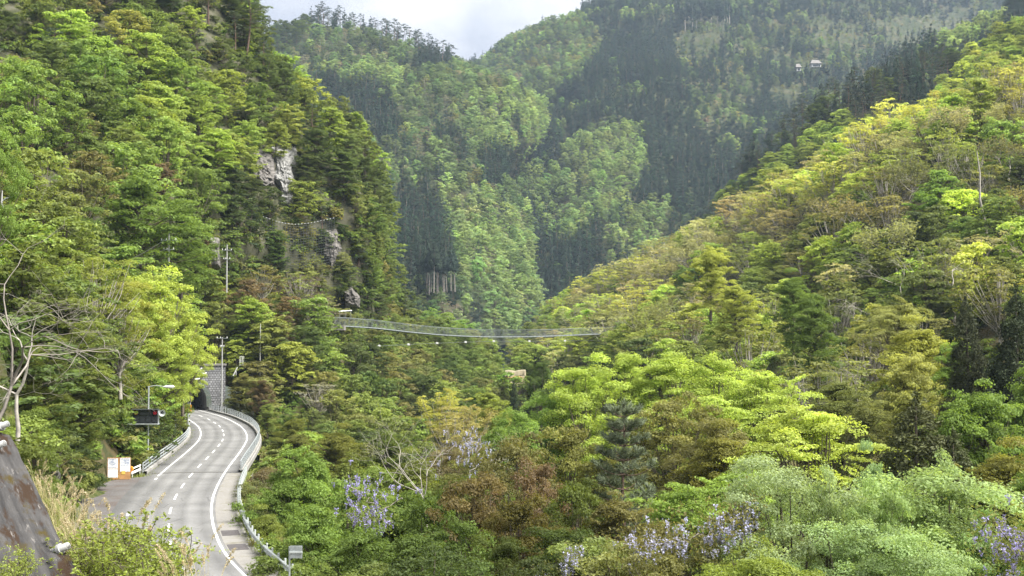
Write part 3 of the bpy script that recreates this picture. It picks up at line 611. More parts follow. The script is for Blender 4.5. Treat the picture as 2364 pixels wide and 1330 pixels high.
def forest(name, label, items, rng, base='soil'):
    kinds = sorted({i[1] for i in items}); objs = []; start = {}
    for k in kinds:
        start[k] = len(objs)
        for me in FAR[k]: objs.append(bpy.data.objects.new('far_tree_source', me))
    n = len(items); P = np.array([i[0] for i in items]); org = P.mean(0)
    me = bpy.data.meshes.new(name); me.vertices.add(n); me.vertices.foreach_set('co', (P - org).astype(np.float32).ravel())
    A = lambda nm, ty, ar, key: me.attributes.new(nm, ty, 'POINT').data.foreach_set(key, ar)
    idx = np.array([start[i[1]] + rng.integers(len(FAR[i[1]])) for i in items], np.int32); A('pick', 'INT', idx, 'value')
    s = np.array([i[3] / BASEH[i[1]] for i in items]); w = s * rng.uniform(.85, 1.25, n)
    A('size', 'FLOAT_VECTOR', np.stack([w, w, s], 1).astype(np.float32).ravel(), 'vector')
    A('turn', 'FLOAT_VECTOR', np.stack([rng.normal(size=n) * .04, rng.normal(size=n) * .04, rng.random(n) * 6.28], 1).astype(np.float32).ravel(), 'vector')
    A('tree_colour', 'FLOAT_COLOR', np.array([colour(i[2], rng, .16) for i in items], np.float32).ravel(), 'color')
    o = obj(name, me, None, org); tag(o, label, 'forest', kind='stuff')
    g = bpy.data.node_groups.new(name, 'GeometryNodeTree'); g.interface.new_socket('Geometry', in_out='INPUT', socket_type='NodeSocketGeometry'); g.interface.new_socket('Geometry', in_out='OUTPUT', socket_type='NodeSocketGeometry')
    gi, go = N(g, 'NodeGroupInput'), N(g, 'NodeGroupOutput'); ip = N(g, 'GeometryNodeInstanceOnPoints'); gj = N(g, 'GeometryNodeGeometryToInstance'); l = g.links.new
    for q in reversed(objs):                                  # the last link made comes first
        oi = N(g, 'GeometryNodeObjectInfo'); oi.inputs['Object'].default_value = q; oi.inputs['As Instance'].default_value = False; l(oi.outputs['Geometry'], gj.inputs[0])
    def na(nm, ty):
        a = N(g, 'GeometryNodeInputNamedAttribute', data_type=ty); a.inputs['Name'].default_value = nm; return [s for s in a.outputs if s.enabled and s.name == 'Attribute'][0]
    er = N(g, 'FunctionNodeEulerToRotation'); l(na('turn', 'FLOAT_VECTOR'), er.inputs[0])
    ip.inputs['Pick Instance'].default_value = True; l(gi.outputs[0], ip.inputs['Points']); l(gj.outputs[0], ip.inputs['Instance']); l(na('pick', 'INT'), ip.inputs['Instance Index'])
    l(er.outputs[0], ip.inputs['Rotation']); l(na('size', 'FLOAT_VECTOR'), ip.inputs['Scale']); l(ip.outputs[0], go.inputs[0])
    md = o.modifiers.new('trees', 'NODES'); md.node_group = g
    return o

UP = lambda z, k=1.35: [(a, round(b * k, 2), [(q[0], q[1], q[2], q[3] * k, q[4] * k) for q in c], d) for a, b, c, d in z]
CON = lambda h0, h1: [('cedar', 'cedar', 1, h0, h1)]
g_rng = np.random.default_rng(5)
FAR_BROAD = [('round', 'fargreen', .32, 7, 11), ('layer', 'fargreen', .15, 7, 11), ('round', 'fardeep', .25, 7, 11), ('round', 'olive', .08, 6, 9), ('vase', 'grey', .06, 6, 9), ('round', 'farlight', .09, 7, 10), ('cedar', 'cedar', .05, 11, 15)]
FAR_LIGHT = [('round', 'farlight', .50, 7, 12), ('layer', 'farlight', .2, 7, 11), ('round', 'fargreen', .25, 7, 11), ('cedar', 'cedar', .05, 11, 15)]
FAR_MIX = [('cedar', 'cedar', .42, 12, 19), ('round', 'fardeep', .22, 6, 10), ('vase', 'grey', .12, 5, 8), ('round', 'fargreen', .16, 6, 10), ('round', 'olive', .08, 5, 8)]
CEDARS = [('cedar', 'cedar', .95, 12, 18), ('round', 'fargreen', .03, 7, 10), ('round', 'fardeep', .02, 7, 10)]
SCRUB = [('round', 'olive', .4, 2, 4.5), ('vase', 'grey', .25, 3, 5), ('round', 'mid', .2, 3, 6), ('cedar', 'cedar', .15, 6, 14)]
left_zones = [
    ([(715, 20), (800, 20), (1045, 95), (1045, 150), (1000, 128), (900, 92), (820, 70), (715, 75)], 7.0, [('pine', 'pine', .7, 13, 18), ('cedar', 'cedar', .3, 13, 17)], 'ridge'),
    ([(600, 60), (650, 40), (715, 45), (700, 100), (600, 160)], 6.5, [('round', 'deep', .6, 9, 13), ('pine', 'pine', .4, 10, 14)], 'ridge'),
    ([(685, 200), (740, 170), (790, 200), (800, 260), (760, 330), (690, 260)], 4.6, CEDARS, ''),
    ([(785, 195), (870, 190), (905, 240), (930, 300), (900, 330), (820, 290)], 4.6, CEDARS, ''),
    ([(900, 150), (1040, 110), (1030, 150), (960, 170)], 5, CEDARS, ''),
    ([(1000, 300), (1060, 300), (1100, 400), (1040, 390)], 5.5, FAR_MIX, ''),
    ([(1110, 360), (1190, 345), (1195, 410), (1120, 430)], 4.6, CEDARS, ''),
    ([(860, 440), (1000, 425), (1030, 520), (1045, 640), (1050, 690), (880, 690)], 4.8, CEDARS, ''),
    ([(620, 170), (900, 150), (960, 210), (870, 190), (700, 190)], 6, FAR_LIGHT, ''),
    ([(1080, 210), (1270, 230), (1280, 420), (1130, 350), (1060, 250)], 6.0, FAR_LIGHT, ''),
    ([(1000, 400), (1100, 420), (1260, 600), (1240, 760), (1060, 760), (1050, 600)], 6.0, FAR_LIGHT, ''),
    (None, 6.0, FAR_BROAD, '')]
far_zones = [
    ([(1575, 30), (1680, 30), (1690, 62), (1570, 62)], 6, [('tallcedar', 'cedar', 1, 20, 24)], ''),
    ([(1560, 68), (1680, 68), (1640, 130), (1560, 140)], 6, SCRUB, ''),
    ([(2010, 40), (2230, 20), (2260, 90), (2080, 130)], 8, SCRUB, ''),
    ([(1860, 30), (2000, 60), (1990, 110), (1880, 90)], 5, SCRUB, ''),
    ([(1780, 195), (1860, 190), (1840, 240), (1770, 240)], 7, SCRUB, ''),
    ([(1850, 130), (1910, 130), (1910, 165), (1850, 165)], 6, SCRUB, ''),
    ([(1095, 140), (1190, 60), (1340, 30), (1400, 90), (1330, 190), (1200, 230), (1120, 190)], 6.5, FAR_BROAD, ''),
    ([(1260, 390), (1330, 315), (1440, 280), (1490, 310), (1470, 440), (1400, 520), (1310, 560), (1230, 520)], 6.3, FAR_LIGHT, ''),
    ([(1110, 420), (1260, 380), (1240, 470), (1140, 470)], 6.3, FAR_LIGHT, ''),
    ([(1390, 560), (1460, 480), (1540, 470), (1560, 530), (1430, 620)], 6.5, FAR_LIGHT, ''),
    ([(1230, 190), (1340, 150), (1440, 60), (1560, 30), (1570, 250), (1620, 300), (1700, 360), (1760, 420), (1700, 520), (1500, 500), (1490, 300), (1400, 250)], 5.6, CEDARS, ''),
    ([(1100, 440), (1320, 520), (1420, 620), (1330, 760), (1180, 800), (1080, 560)], 5.4, CEDARS, ''),
    ([(1560, 60), (1900, 40), (1900, 300), (1620, 300)], 6, FAR_MIX, ''),
    ([(1880, 0), (2364, 0), (2364, 150), (1880, 260)], 6.5, FAR_MIX, ''),
    (None, 5.8, CEDARS + [('round', 'fardeep', .14, 7, 10), ('round', 'farlight', .12, 7, 10)], '')]
corner_zones = [([(2150, 110), (2270, 20), (2330, 50), (2280, 100), (2170, 130)], 6, FAR_LIGHT, ''), (None, 5, CEDARS, '')]
def two_forests(sheet, zones, ntry, place):
    it = scatter(sheet, UP(zones, 1.45), g_rng, ntry, 60)
    a = [i for i in it if i[1] in ('cedar', 'tallcedar', 'pine')]; b = [i for i in it if i[1] not in ('cedar', 'tallcedar', 'pine')]
    if a: forest('cedar_forest', 'dark blue-green conifer wood on ' + place, a, g_rng)
    if b: forest('broadleaf_forest', 'fresh green broadleaf wood on ' + place, b, g_rng)
    return len(a), len(b)
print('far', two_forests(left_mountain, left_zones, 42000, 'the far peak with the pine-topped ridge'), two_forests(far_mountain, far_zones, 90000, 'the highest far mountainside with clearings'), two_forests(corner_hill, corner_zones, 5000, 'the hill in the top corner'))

# ------------------------------------------------------------------ middle distance: every tree its own thing
MIDDLE = []
CLIFF = [('layer', 'green', .26, 6, 10), ('layer', 'mid', .22, 6, 10), ('round', 'deep', .12, 5, 9), ('layer', 'lime', .14, 6, 9), ('round', 'olive', .08, 5, 8), ('pine', 'pine', .12, 8, 12), ('vase', 'grey', .03, 5, 8), ('round', 'brown', .03, 5, 7)]
DARKCLIFF = [('layer', 'deep', .14, 4, 8), ('round', 'mid', .12, 4, 8), ('round', 'deep', .22, 4, 7), ('pine', 'pine', .2, 6, 10), ('layer', 'mid', .14, 5, 8), ('round', 'olive', .1, 4, 6), ('layer', 'lime', .04, 5, 7)]
NETTED = [('layer', 'deep', .4, 2.5, 5), ('round', 'olive', .3, 2.5, 4.5), ('layer', 'mid', .3, 3, 5)]
LIGHTL = [('layer', 'lime', .18, 6, 10), ('round', 'lime', .18, 6, 10), ('round', 'green', .26, 6, 10), ('layer', 'mid', .16, 6, 10), ('round', 'olive', .08, 5, 8), ('layer', 'bright', .08, 6, 9), ('pine', 'pine', .04, 8, 11), ('round', 'brown', .04, 5, 7)]
cliff_zones = [
    ([(590, 340), (680, 335), (690, 430), (670, 475), (640, 475), (590, 400)], 0, [], ''),
    ([(585, 480), (790, 480), (800, 600), (580, 600)], 3.2, NETTED, 'under the rockfall net'),
    ([(380, -150), (640, -150), (640, 190), (560, 210), (420, 110), (280, 60), (250, -150)], 4.6, DARKCLIFF, 'on the shaded crag against the sky'),
    ([(-300, -150), (280, -150), (300, 110), (160, 150), (-300, 180)], 5.0, DARKCLIFF + [('layer', 'lime', .2, 6, 9)], 'high above the valley road'),
    ([(560, 150), (920, 250), (920, 480), (680, 480), (690, 330), (580, 330)], 4.6, DARKCLIFF + [('layer', 'lime', .22, 5, 8), ('round', 'lime', .1, 5, 7)], 'above and beside the pale rock face'),
    ([(520, 380), (930, 470), (930, 760), (520, 700)], 4.2, DARKCLIFF + [('layer', 'mid', .15, 4, 7), ('round', 'olive', .15, 4, 6)], 'on the steep crag around the net'),
    ([(-300, 100), (300, 110), (560, 260), (560, 420), (480, 640), (-300, 620)], 5.0, LIGHTL, 'on the bright wooded slope above the road'),
    (None, 4.8, CLIFF, 'at the foot of the crag')]
MIDDLE.append((scatter(cliff_hill, UP(cliff_zones, 1.5), g_rng, 9000), 'trees covering the crag'))
GORGE = [('round', 'mid', .25, 5, 9), ('layer', 'green', .15, 6, 9), ('round', 'green', .12, 6, 9), ('round', 'olive', .14, 5, 8), ('round', 'deep', .16, 5, 9), ('round', 'brown', .08, 4, 6), ('layer', 'lime', .10, 5, 8)]
portal_poly = [(395, 842), (470, 820), (535, 838), (532, 935), (600, 985), (610, 1120), (380, 1120), (380, 860)]
hill_zones = [
    ([(430, 700), (640, 560), (760, 640), (790, 780), (640, 700), (500, 720)], 4.4, [('vase', 'olive', .35, 5, 7), ('vase', 'grey', .25, 5, 7), ('layer', 'lime', .25, 5, 8), ('round', 'brown', .15, 4, 6)], 'on the rounded knoll over the tunnel'),
    ([(500, 870), (760, 830), (780, 1000), (620, 1000), (540, 930)], 4.0, [('round', 'olive', .35, 4, 7), ('round', 'brown', .2, 4, 6), ('round', 'mid', .35, 4, 7), ('vase', 'grey', .1, 4, 6)], 'beside the tunnel portal'),
    ([(800, 700), (1220, 700), (1220, 960), (900, 960)], 4.6, [('layer', 'green', .2, 6, 9), ('round', 'green', .2, 6, 9), ('round', 'mid', .25, 6, 9), ('layer', 'deep', .15, 6, 9), ('round', 'olive', .2, 5, 8)], 'below the footbridge'),
    (None, 4.4, GORGE, 'in the gorge below the tunnel')]
MIDDLE.append((scatter(tunnel_hill, UP(hill_zones), g_rng, 5000, avoid=lambda x, y, p: p[1] < 240 and any(inpoly(portal_poly, tuple(project(p + np.array([0, 0, h])))) for h in (0, 3, 6, 9)) or (p[1] < 215 and any(inpoly(portal_poly, tuple(project(p + np.array([dx, 0, h])))) for h in (2, 5, 8) for dx in (-3, -5.5)))), 'trees round the tunnel and gorge'))
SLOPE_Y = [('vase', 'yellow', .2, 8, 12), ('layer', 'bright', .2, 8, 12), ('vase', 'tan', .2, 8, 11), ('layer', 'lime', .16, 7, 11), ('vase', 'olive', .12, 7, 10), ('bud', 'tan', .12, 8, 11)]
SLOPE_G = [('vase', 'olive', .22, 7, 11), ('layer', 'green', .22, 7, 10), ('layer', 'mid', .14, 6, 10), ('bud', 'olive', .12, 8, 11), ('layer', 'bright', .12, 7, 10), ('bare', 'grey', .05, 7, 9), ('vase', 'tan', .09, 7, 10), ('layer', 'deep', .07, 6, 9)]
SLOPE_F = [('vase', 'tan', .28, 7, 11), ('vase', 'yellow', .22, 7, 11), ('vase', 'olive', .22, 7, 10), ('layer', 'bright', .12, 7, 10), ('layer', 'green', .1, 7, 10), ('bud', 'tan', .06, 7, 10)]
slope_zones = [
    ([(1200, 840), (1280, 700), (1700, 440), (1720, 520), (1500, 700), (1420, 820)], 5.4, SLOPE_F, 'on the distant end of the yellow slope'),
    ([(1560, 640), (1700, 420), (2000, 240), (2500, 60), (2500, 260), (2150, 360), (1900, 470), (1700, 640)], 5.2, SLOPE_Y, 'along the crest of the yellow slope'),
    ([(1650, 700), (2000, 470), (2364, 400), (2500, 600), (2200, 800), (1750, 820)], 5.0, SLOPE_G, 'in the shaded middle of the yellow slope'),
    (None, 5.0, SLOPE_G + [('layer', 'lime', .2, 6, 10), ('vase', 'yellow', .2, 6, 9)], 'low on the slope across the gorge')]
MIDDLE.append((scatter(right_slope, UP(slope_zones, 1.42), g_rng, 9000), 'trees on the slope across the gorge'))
ridge_zones = [
    ([(1740, 420), (1850, 330), (1960, 270), (2020, 300), (1900, 370), (1760, 460)], 6, [('layer', 'lime', .6, 8, 11), ('layer', 'green', .4, 8, 11)], 'in front of the dark pines'),
    ([(2120, 240), (2250, 130), (2364, 60), (2500, 60), (2500, 240), (2200, 270)], 6, [('layer', 'lime', .5, 8, 12), ('layer', 'bright', .5, 8, 12)], 'at the bright end of the pine ridge'),
    ([(1600, 520), (1700, 400), (1740, 440), (1680, 520)], 6, [('layer', 'lime', .4, 7, 10), ('pine', 'pine', .4, 9, 12), ('layer', 'mid', .2, 7, 9)], 'at the low end of the pine ridge'),
    (None, 5.2, [('pine', 'pine', .5, 10, 14), ('round', 'deep', .2, 8, 11), ('cedar', 'cedar', .3, 10, 14)], 'on the dark ridge')]
MIDDLE.append((scatter(pine_ridge, UP(ridge_zones), g_rng, 5000), 'trees on the dark ridge'))
BANK = [('layer', 'green', .3, 5, 8), ('round', 'olive', .25, 5, 8), ('layer', 'mid', .25, 5, 8), ('round', 'deep', .2, 4, 6)]
bank_zones = [([(380, 870), (500, 820), (520, 1000), (420, 1020)], 0, [], ''),
    ([(-300, 900), (330, 900), (360, 1150), (-300, 1300)], 2.6, [('round', 'deep', .4, 2.5, 4.5), ('layer', 'mid', .3, 3, 5), ('layer', 'deep', .3, 3, 5)], 'on the bank behind the notice boards'), (None, 3.6, BANK, 'on the bank above the road')]
MIDDLE.append((scatter(left_bank, UP(bank_zones), g_rng, 3000, avoid=lambda x, y, p: (p[1] < 127 and 140 < x < 430 and project(p)[1] > 930) or (x > 400)), 'trees on the roadside bank'))

# ------------------------------------------------------------------ single trees one can point at, placed by their crown tops
ZB = np.full((190, 280), 1e9); CELL = 10.0                       # coarse depth of what stands in front, to leave out trees nobody sees
def cells_of(p, H, w):
    a = project(p + np.array([0, 0, H])); b = project(p + np.array([0, 0, H * .2])); r = .5 * w * FPX / p[1]
    y0, y1 = min(a[1], b[1]), max(a[1], b[1]); cx = a[0]
    return cx, y0, y1, r
def cover(p, H, w, k=.8):
    cx, y0, y1, r = cells_of(p, H, w); cy_ = (y0 + y1) / 2; ry = (y1 - y0) / 2 * k; rx = r * k
    j0, j1 = int((cx - rx) / CELL) + 20, int((cx + rx) / CELL) + 20; i0, i1 = int((cy_ - ry) / CELL) + 20, int((cy_ + ry) / CELL) + 20
    return slice(max(0, i0), max(0, min(190, i1 + 1))), slice(max(0, j0), max(0, min(280, j1 + 1)))
HERO_BASES = []
h_rng = np.random.default_rng(21)
def hero(kind, x, top, Y, H, wm, col, label, lod=0, name=None, variant=None, group=None, lean=.03):
    p = at(x, top, Y) - np.array([0, 0, H]); HERO_BASES.append(p)
    if not isinstance(col, str): col = (max(col[0], col[1] * .68), col[1], max(col[2], col[1] * .22), 1.0)
    bw = {'fatcedar': 7.6, 'cedar': 4.6, 'tallcedar': 4, 'pine': 6.2, 'bare': 8, 'bud': 8, 'shrub': 3.2, 'wide': 10}.get(kind, 8.2) * H / BASEH[kind]
    if kind not in ('bare', 'bud', 'tallcedar'):
        s = cover(p, H, wm); ZB[s] = np.minimum(ZB[s], Y)
    if Y < 56 and (kind, -1) in PROTO: lod = -1
    return tree(kind, lod if (kind, lod) in PROTO else 1, p, H, col, label, group, h_rng, wm / bw, name, variant=variant, lean=lean)
C4 = lambda r, g, b: (r, g, b, 1.0)
HERO = [
    # right foreground, nearest first
    ('round', 1840, 1085, 52, 9.5, 7.6, C4(.33, .41, .21), 'pale silvery-green tree beside the low wisteria mound'),
    ('round', 2110, 1115, 49, 9.5, 9.6, C4(.28, .37, .15), 'broad pale green tree filling the bottom corner'),
    ('round', 2270, 1215, 47, 7, 4.6, C4(.25, .36, .13), 'lower pale green tree next to the corner wisteria'),
    ('layer', 2030, 1068, 60, 9, 2.4, C4(.30, .42, .20), 'thin pale green treetop poking up before the dark conifer'),
    ('round', 1960, 1230, 46, 7, 6.5, C4(.29, .39, .18), 'pale green tree in front, between the two taller pale ones'),
    ('round', 2190, 1265, 43, 6, 5.5, C4(.28, .38, .16), 'pale green tree at the bottom edge before the broad one'),
    ('high', 1905, 1110, 50, 8, 2.6, C4(.31, .39, .19), 'narrow pale shoot rising between the two taller pale trees'),
    ('high', 2190, 1095, 50, 8, 3.0, C4(.29, .38, .17), 'narrow pale shoot at the far shoulder of the broad pale tree'),
    ('high', 2030, 1135, 47, 7, 2.6, C4(.28, .38, .15), 'narrow pale shoot on top of the broad pale tree'),
    ('wide', 1760, 1280, 45, 6, 5.0, C4(.24, .30, .03), 'low lime tree at the bottom edge under the pale tree'),
    ('fatcedar', 2112, 922, 74, 12, 9.0, C4(.085, .095, .036), 'broad dark conifer rising behind the pale green trees'),
    ('fatcedar', 2200, 1000, 74, 10, 6.2, C4(.085, .10, .038), 'lower dark conifer leaning on the broad one'),
    ('wide', 1880, 955, 82, 10, 9.6, C4(.42, .50, .07), 'vivid yellow-green maple with flat layered crown and visible limbs'),
    ('wide', 1745, 1085, 74, 8.5, 8.6, C4(.25, .35, .025), 'lime maple just below the vivid maple'),
    ('wide', 1580, 1130, 70, 8, 7.0, C4(.24, .34, .03), 'lime maple spreading right of the young pine'),
    ('layer', 1680, 1010, 84, 9, 6.5, C4(.20, .20, .04), 'olive tree between the young pine and the maples'),
    ('layer', 2205, 930, 86, 12, 7.0, C4(.16, .28, .04), 'fresh green tiered tree behind the dark conifer'),
    ('layer', 2290, 900, 88, 13, 8.0, C4(.15, .25, .04), 'tall fresh green tree at the frame edge below the cedars'),
    ('layer', 2365, 845, 92, 14, 8.0, C4(.16, .26, .05), 'highest fresh green tree cut by the frame edge'),
    ('layer', 2310, 1050, 72, 9, 6.5, C4(.22, .22, .05), 'olive and tan tree above the corner wisteria'),
    ('layer', 2370, 1090, 66, 9, 5.5, C4(.12, .21, .03), 'green tiered tree behind the corner wisteria'),
    ('fatcedar', 2238, 690, 104, 13, 5.0, C4(.065, .075, .036), 'tall dark cedar spire, first of the two beyond the maples'),
    ('fatcedar', 2345, 668, 100, 14, 6.6, C4(.05, .066, .032), 'tall dark cedar cut by the frame edge'),
    ('layer', 2130, 760, 118, 11, 7.6, C4(.36, .38, .09), 'yellow-green tiered tree just before the tall cedar spire'),
    ('layer', 2085, 830, 112, 10, 6.5, C4(.34, .355, .11), 'tan-yellow tree below the tall cedar spire'),
    ('layer', 2110, 900, 106, 10, 6.5, C4(.34, .36, .11), 'golden tree directly behind the broad dark conifer'),
    ('layer', 2200, 800, 114, 9, 5.0, C4(.22, .34, .05), 'lime tree tucked between cedar spire and golden tree'),
    ('layer', 1945, 880, 122, 8, 6.5, C4(.20, .23, .07), 'olive-green tree between the vivid maple and the golden trees'),
    ('layer', 2000, 930, 108, 7, 5.0, C4(.22, .24, .08), 'olive tree in the hollow behind the vivid maple'),
    ('wide', 2070, 700, 150, 10, 8.0, C4(.28, .30, .10), 'olive-yellow domed tree under the leafless trees'),
    ('layer', 1880, 690, 165, 12, 8.0, C4(.10, .19, .04), 'deep green layered tree standing alone mid slope'),
    ('layer', 1830, 640, 180, 11, 6.5, C4(.15, .24, .04), 'green tiered tree behind the deep green layered tree'),
    ('layer', 1640, 575, 235, 12, 9.0, C4(.38, .42, .05), 'glowing yellow tiered tree on the slope face'),
    ('layer', 1700, 660, 215, 10, 8.0, C4(.34, .38, .05), 'yellow tiered tree below the glowing one'),
    ('round', 1345, 855, 122, 11, 8.0, C4(.40, .50, .11), 'bright lime tree, first of the sunlit row by the gorge'),
    ('round', 1440, 822, 126, 11, 8.5, C4(.40, .50, .11), 'bright lime tree, tallest of the sunlit row by the gorge'),
    ('wide', 1545, 830, 124, 11, 9.5, C4(.40, .50, .11), 'bright lime tree in the middle of the sunlit row'),
    ('round', 1650, 838, 120, 11, 8.0, C4(.40, .50, .10), 'bright lime tree, fourth of the sunlit row'),
    ('wide', 1755, 868, 116, 11, 9.5, C4(.41, .51, .09), 'bright lime spreading tree ending the sunlit row'),
    ('wide', 1640, 930, 104, 9, 9.5, C4(.38, .48, .09), 'bright lime tree in front of the sunlit row'),
    ('round', 1250, 915, 125, 10, 7.0, C4(.19, .35, .09), 'mint green tree at the gorge end of the sunlit row'),
    ('round', 1190, 960, 118, 9, 5.5, C4(.20, .34, .08), 'small mint green tree left of the sunlit row'),
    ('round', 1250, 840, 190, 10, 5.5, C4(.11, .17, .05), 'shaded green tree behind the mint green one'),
    ('cedar', 1238, 830, 215, 13, 4.4, C4(.035, .05, .02), 'dark cedar standing beside the tan terraces'),
    ('cedar', 1190, 882, 205, 8, 2.2, C4(.04, .065, .03), 'small dark cedar below the tan terraces'),
    ('round', 1560, 935, 92, 10, 8.0, C4(.235, .235, .08), 'bronze tree right behind the young pine'),
    ('round', 1640, 975, 88, 9, 6.0, C4(.225, .22, .085), 'bronze tree wrapped in grey vines'),
    ('round', 1310, 995, 84, 9, 5.8, C4(.215, .22, .065), 'olive-gold tree left of the young pine'),
    ('round', 1205, 1015, 76, 10, 6.0, C4(.17, .165, .06), 'bronze-green tree topping the russet group'),
    ('round', 1235, 1085, 71, 8, 4.8, C4(.20, .145, .08), 'red-brown tree in the middle of the russet group'),
    ('round', 1120, 1110, 67, 8.5, 5.2, C4(.18, .145, .06), 'brownish tree at the near side of the russet group'),
    ('round', 1210, 1160, 64, 7.5, 5.0, C4(.11, .10, .025), 'dull green tree below the red-brown tree'),
    ('round', 1340, 1120, 68, 8, 5.0, C4(.11, .14, .03), 'dark green tree at the foot of the young pine'),
    ('layer', 1440, 1150, 66, 7, 5.5, C4(.16, .15, .05), 'grey-olive tree under the young pine'),
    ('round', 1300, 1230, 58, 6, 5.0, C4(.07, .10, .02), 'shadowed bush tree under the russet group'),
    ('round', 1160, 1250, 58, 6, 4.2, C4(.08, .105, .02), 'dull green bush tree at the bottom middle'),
    # centre and left of centre
    ('round', 1000, 1150, 68, 9, 5.2, C4(.10, .15, .03), 'dark green leafy tree under the lichen-pale bare tree'),
    ('round', 1060, 1215, 62, 7, 4.4, C4(.11, .18, .03), 'green tree between bare tree and russet group'),
    ('layer', 900, 1190, 70, 9, 6.0, C4(.10, .18, .03), 'green tree below the lavender wisteria'),
    ('round', 800, 1125, 78, 10, 6.4, C4(.18, .28, .04), 'yellowish green tree left of the lavender wisteria'),
    ('layer', 715, 1050, 90, 11, 6.6, C4(.15, .28, .04), 'fresh green tree above the grey road sign'),
    ('layer', 640, 1105, 88, 9, 5.0, C4(.14, .25, .04), 'fresh green tree closest to the crash barrier curve'),
    ('layer', 730, 1190, 72, 9, 6.0, C4(.13, .25, .03), 'fresh green tree directly behind the grey road sign'),
    ('layer', 610, 1185, 84, 6, 3.6, C4(.20, .24, .05), 'olive shrub tree behind the crash barrier'),
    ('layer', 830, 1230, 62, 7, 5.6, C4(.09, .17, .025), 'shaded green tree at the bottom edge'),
    ('layer', 640, 1245, 76, 5, 3.6, C4(.17, .24, .05), 'yellowish shrub tree between barrier and sign'),
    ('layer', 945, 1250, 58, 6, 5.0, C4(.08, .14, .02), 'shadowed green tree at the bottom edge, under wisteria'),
    ('layer', 770, 1000, 140, 9, 7.0, C4(.18, .19, .04), 'olive tree on the gorge side beyond the fresh green trees'),
    ('layer', 870, 1030, 130, 9, 7.0, C4(.17, .19, .045), 'olive tree behind the lichen-pale bare tree'),
    ('layer', 672, 965, 175, 8, 6.0, C4(.18, .20, .04), 'olive tree just outside the bend railing'),
    ('layer', 690, 1010, 160, 8, 6.0, C4(.16, .17, .045), 'olive-brown tree downhill of the bend railing'),
    ('vase', 1015, 905, 160, 9, 7.0, C4(.43, .43, .09), 'golden yellow tree at the gorge bottom'),
    ('vase', 1090, 935, 150, 9, 6.5, C4(.36, .325, .12), 'orange-tan tree next to the golden one'),
    ('layer', 1140, 905, 165, 9, 6.0, C4(.27, .32, .06), 'yellow-green tree between golden tree and terraces'),
    ('layer', 905, 1010, 120, 9, 6.5, C4(.13, .17, .03), 'dark olive tree just behind the bare tree limbs'),
    ('layer', 960, 1060, 104, 8, 6.0, C4(.17, .20, .04), 'olive tree between bare tree and gorge'),
    ('round', 1030, 1040, 110, 7, 5.5, C4(.19, .165, .08), 'brownish tree beside the grey leafless tree'),
    ('layer', 1100, 1040, 100, 8, 6.0, C4(.19, .20, .06), 'dull yellow-green tree in front of the orange-tan tree'),
    ('layer', 850, 1090, 100, 8, 5.5, C4(.19, .26, .05), 'light green tree left of the bare tree limbs'),
    ('round', 1065, 1110, 84, 7, 5.0, C4(.13, .16, .035), 'green tree in the hollow beside the russet group'),
    ('layer', 800, 1060, 118, 8, 6.0, C4(.16, .19, .04), 'olive-green tree above the yellowish green one'),
    ('layer', 930, 1130, 86, 8, 5.0, C4(.17, .24, .045), 'light green tree right above the lavender wisteria'),
    ('layer', 1160, 1000, 108, 8, 5.0, C4(.17, .25, .05), 'green tree left of the mint green ones'),
    ('vase', 1050, 960, 135, 8, 6.0, C4(.35, .32, .12), 'tan open tree below the golden one'),
    ('layer', 556, 868, 221, 6.5, 5.5, C4(.19, .19, .06), 'olive tree hiding the right foot of the tunnel wall'),
    ('layer', 536, 915, 220, 4.0, 3.2, C4(.16, .19, .05), 'small olive-green tree where the bend railing meets the tunnel'),
    ('round', 604, 880, 218, 6.0, 4.6, C4(.17, .13, .07), 'brownish tree over the bend railing'),
    ('layer', 618, 932, 208, 5.0, 3.8, C4(.20, .25, .06), 'light green tree just outside the far railing'),
    ('pine', 572, -5, 308, 13, 9.0, C4(.07, .085, .05), 'ragged pine leaning out over the skyline'),
    # left side
    ('layer', 330, 415, 178, 17, 16.0, C4(.13, .23, .035), 'huge tiered green tree behind the utility pole'),
    ('layer', 420, 470, 190, 15, 11.0, C4(.11, .20, .03), 'tiered green tree leaning on the huge one'),
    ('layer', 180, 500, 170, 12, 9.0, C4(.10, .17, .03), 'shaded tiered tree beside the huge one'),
    ('high', 372, 632, 142, 13, 9.6, C4(.40, .475, .07), 'glowing yellow tree high above the tunnel mouth'),
    ('high', 424, 728, 148, 10.5, 6.6, C4(.42, .49, .07), 'glowing yellow tree overhanging the tunnel mouth'),
    ('round', 300, 655, 136, 11, 7.0, C4(.36, .38, .07), 'yellowish tree left of the glowing yellow ones'),
    ('round', 255, 700, 130, 9, 8.0, C4(.30, .37, .08), 'yellow-green tree behind the open twiggy ones'),
    ('round', 380, 800, 143, 8, 6.0, C4(.33, .41, .07), 'lower yellow-green tree above the warning display'),
    ('round', 325, 705, 138, 9, 8.0, C4(.37, .45, .08), 'yellow-green tree filling the middle of the glowing ones'),
    ('round', 440, 800, 152, 6, 4.0, C4(.39, .46, .07), 'small glowing yellow tree at the edge of the tunnel wall'),
    ('round', 350, 770, 140, 9, 7.5, C4(.34, .41, .07), 'yellow-green tree under the glowing yellow ones'),
    ('layer', 398, 850, 150, 7.5, 4.2, C4(.26, .32, .035), 'yellow-green tree beside the tunnel arch'),
    ('round', 428, 848, 172, 5.0, 3.4, C4(.36, .40, .07), 'yellow-green foliage covering the left shoulder of the arch'),
    ('layer', 360, 880, 142, 6.5, 4.6, C4(.17, .23, .03), 'green tree behind the warning display'),
    ('vase', 90, 585, 112, 10, 8.0, C4(.22, .29, .05), 'light green open tree behind the bare limbs'),
    ('vase', 210, 590, 118, 10, 8.0, C4(.26, .30, .05), 'yellowish open tree right of the bare limbs'),
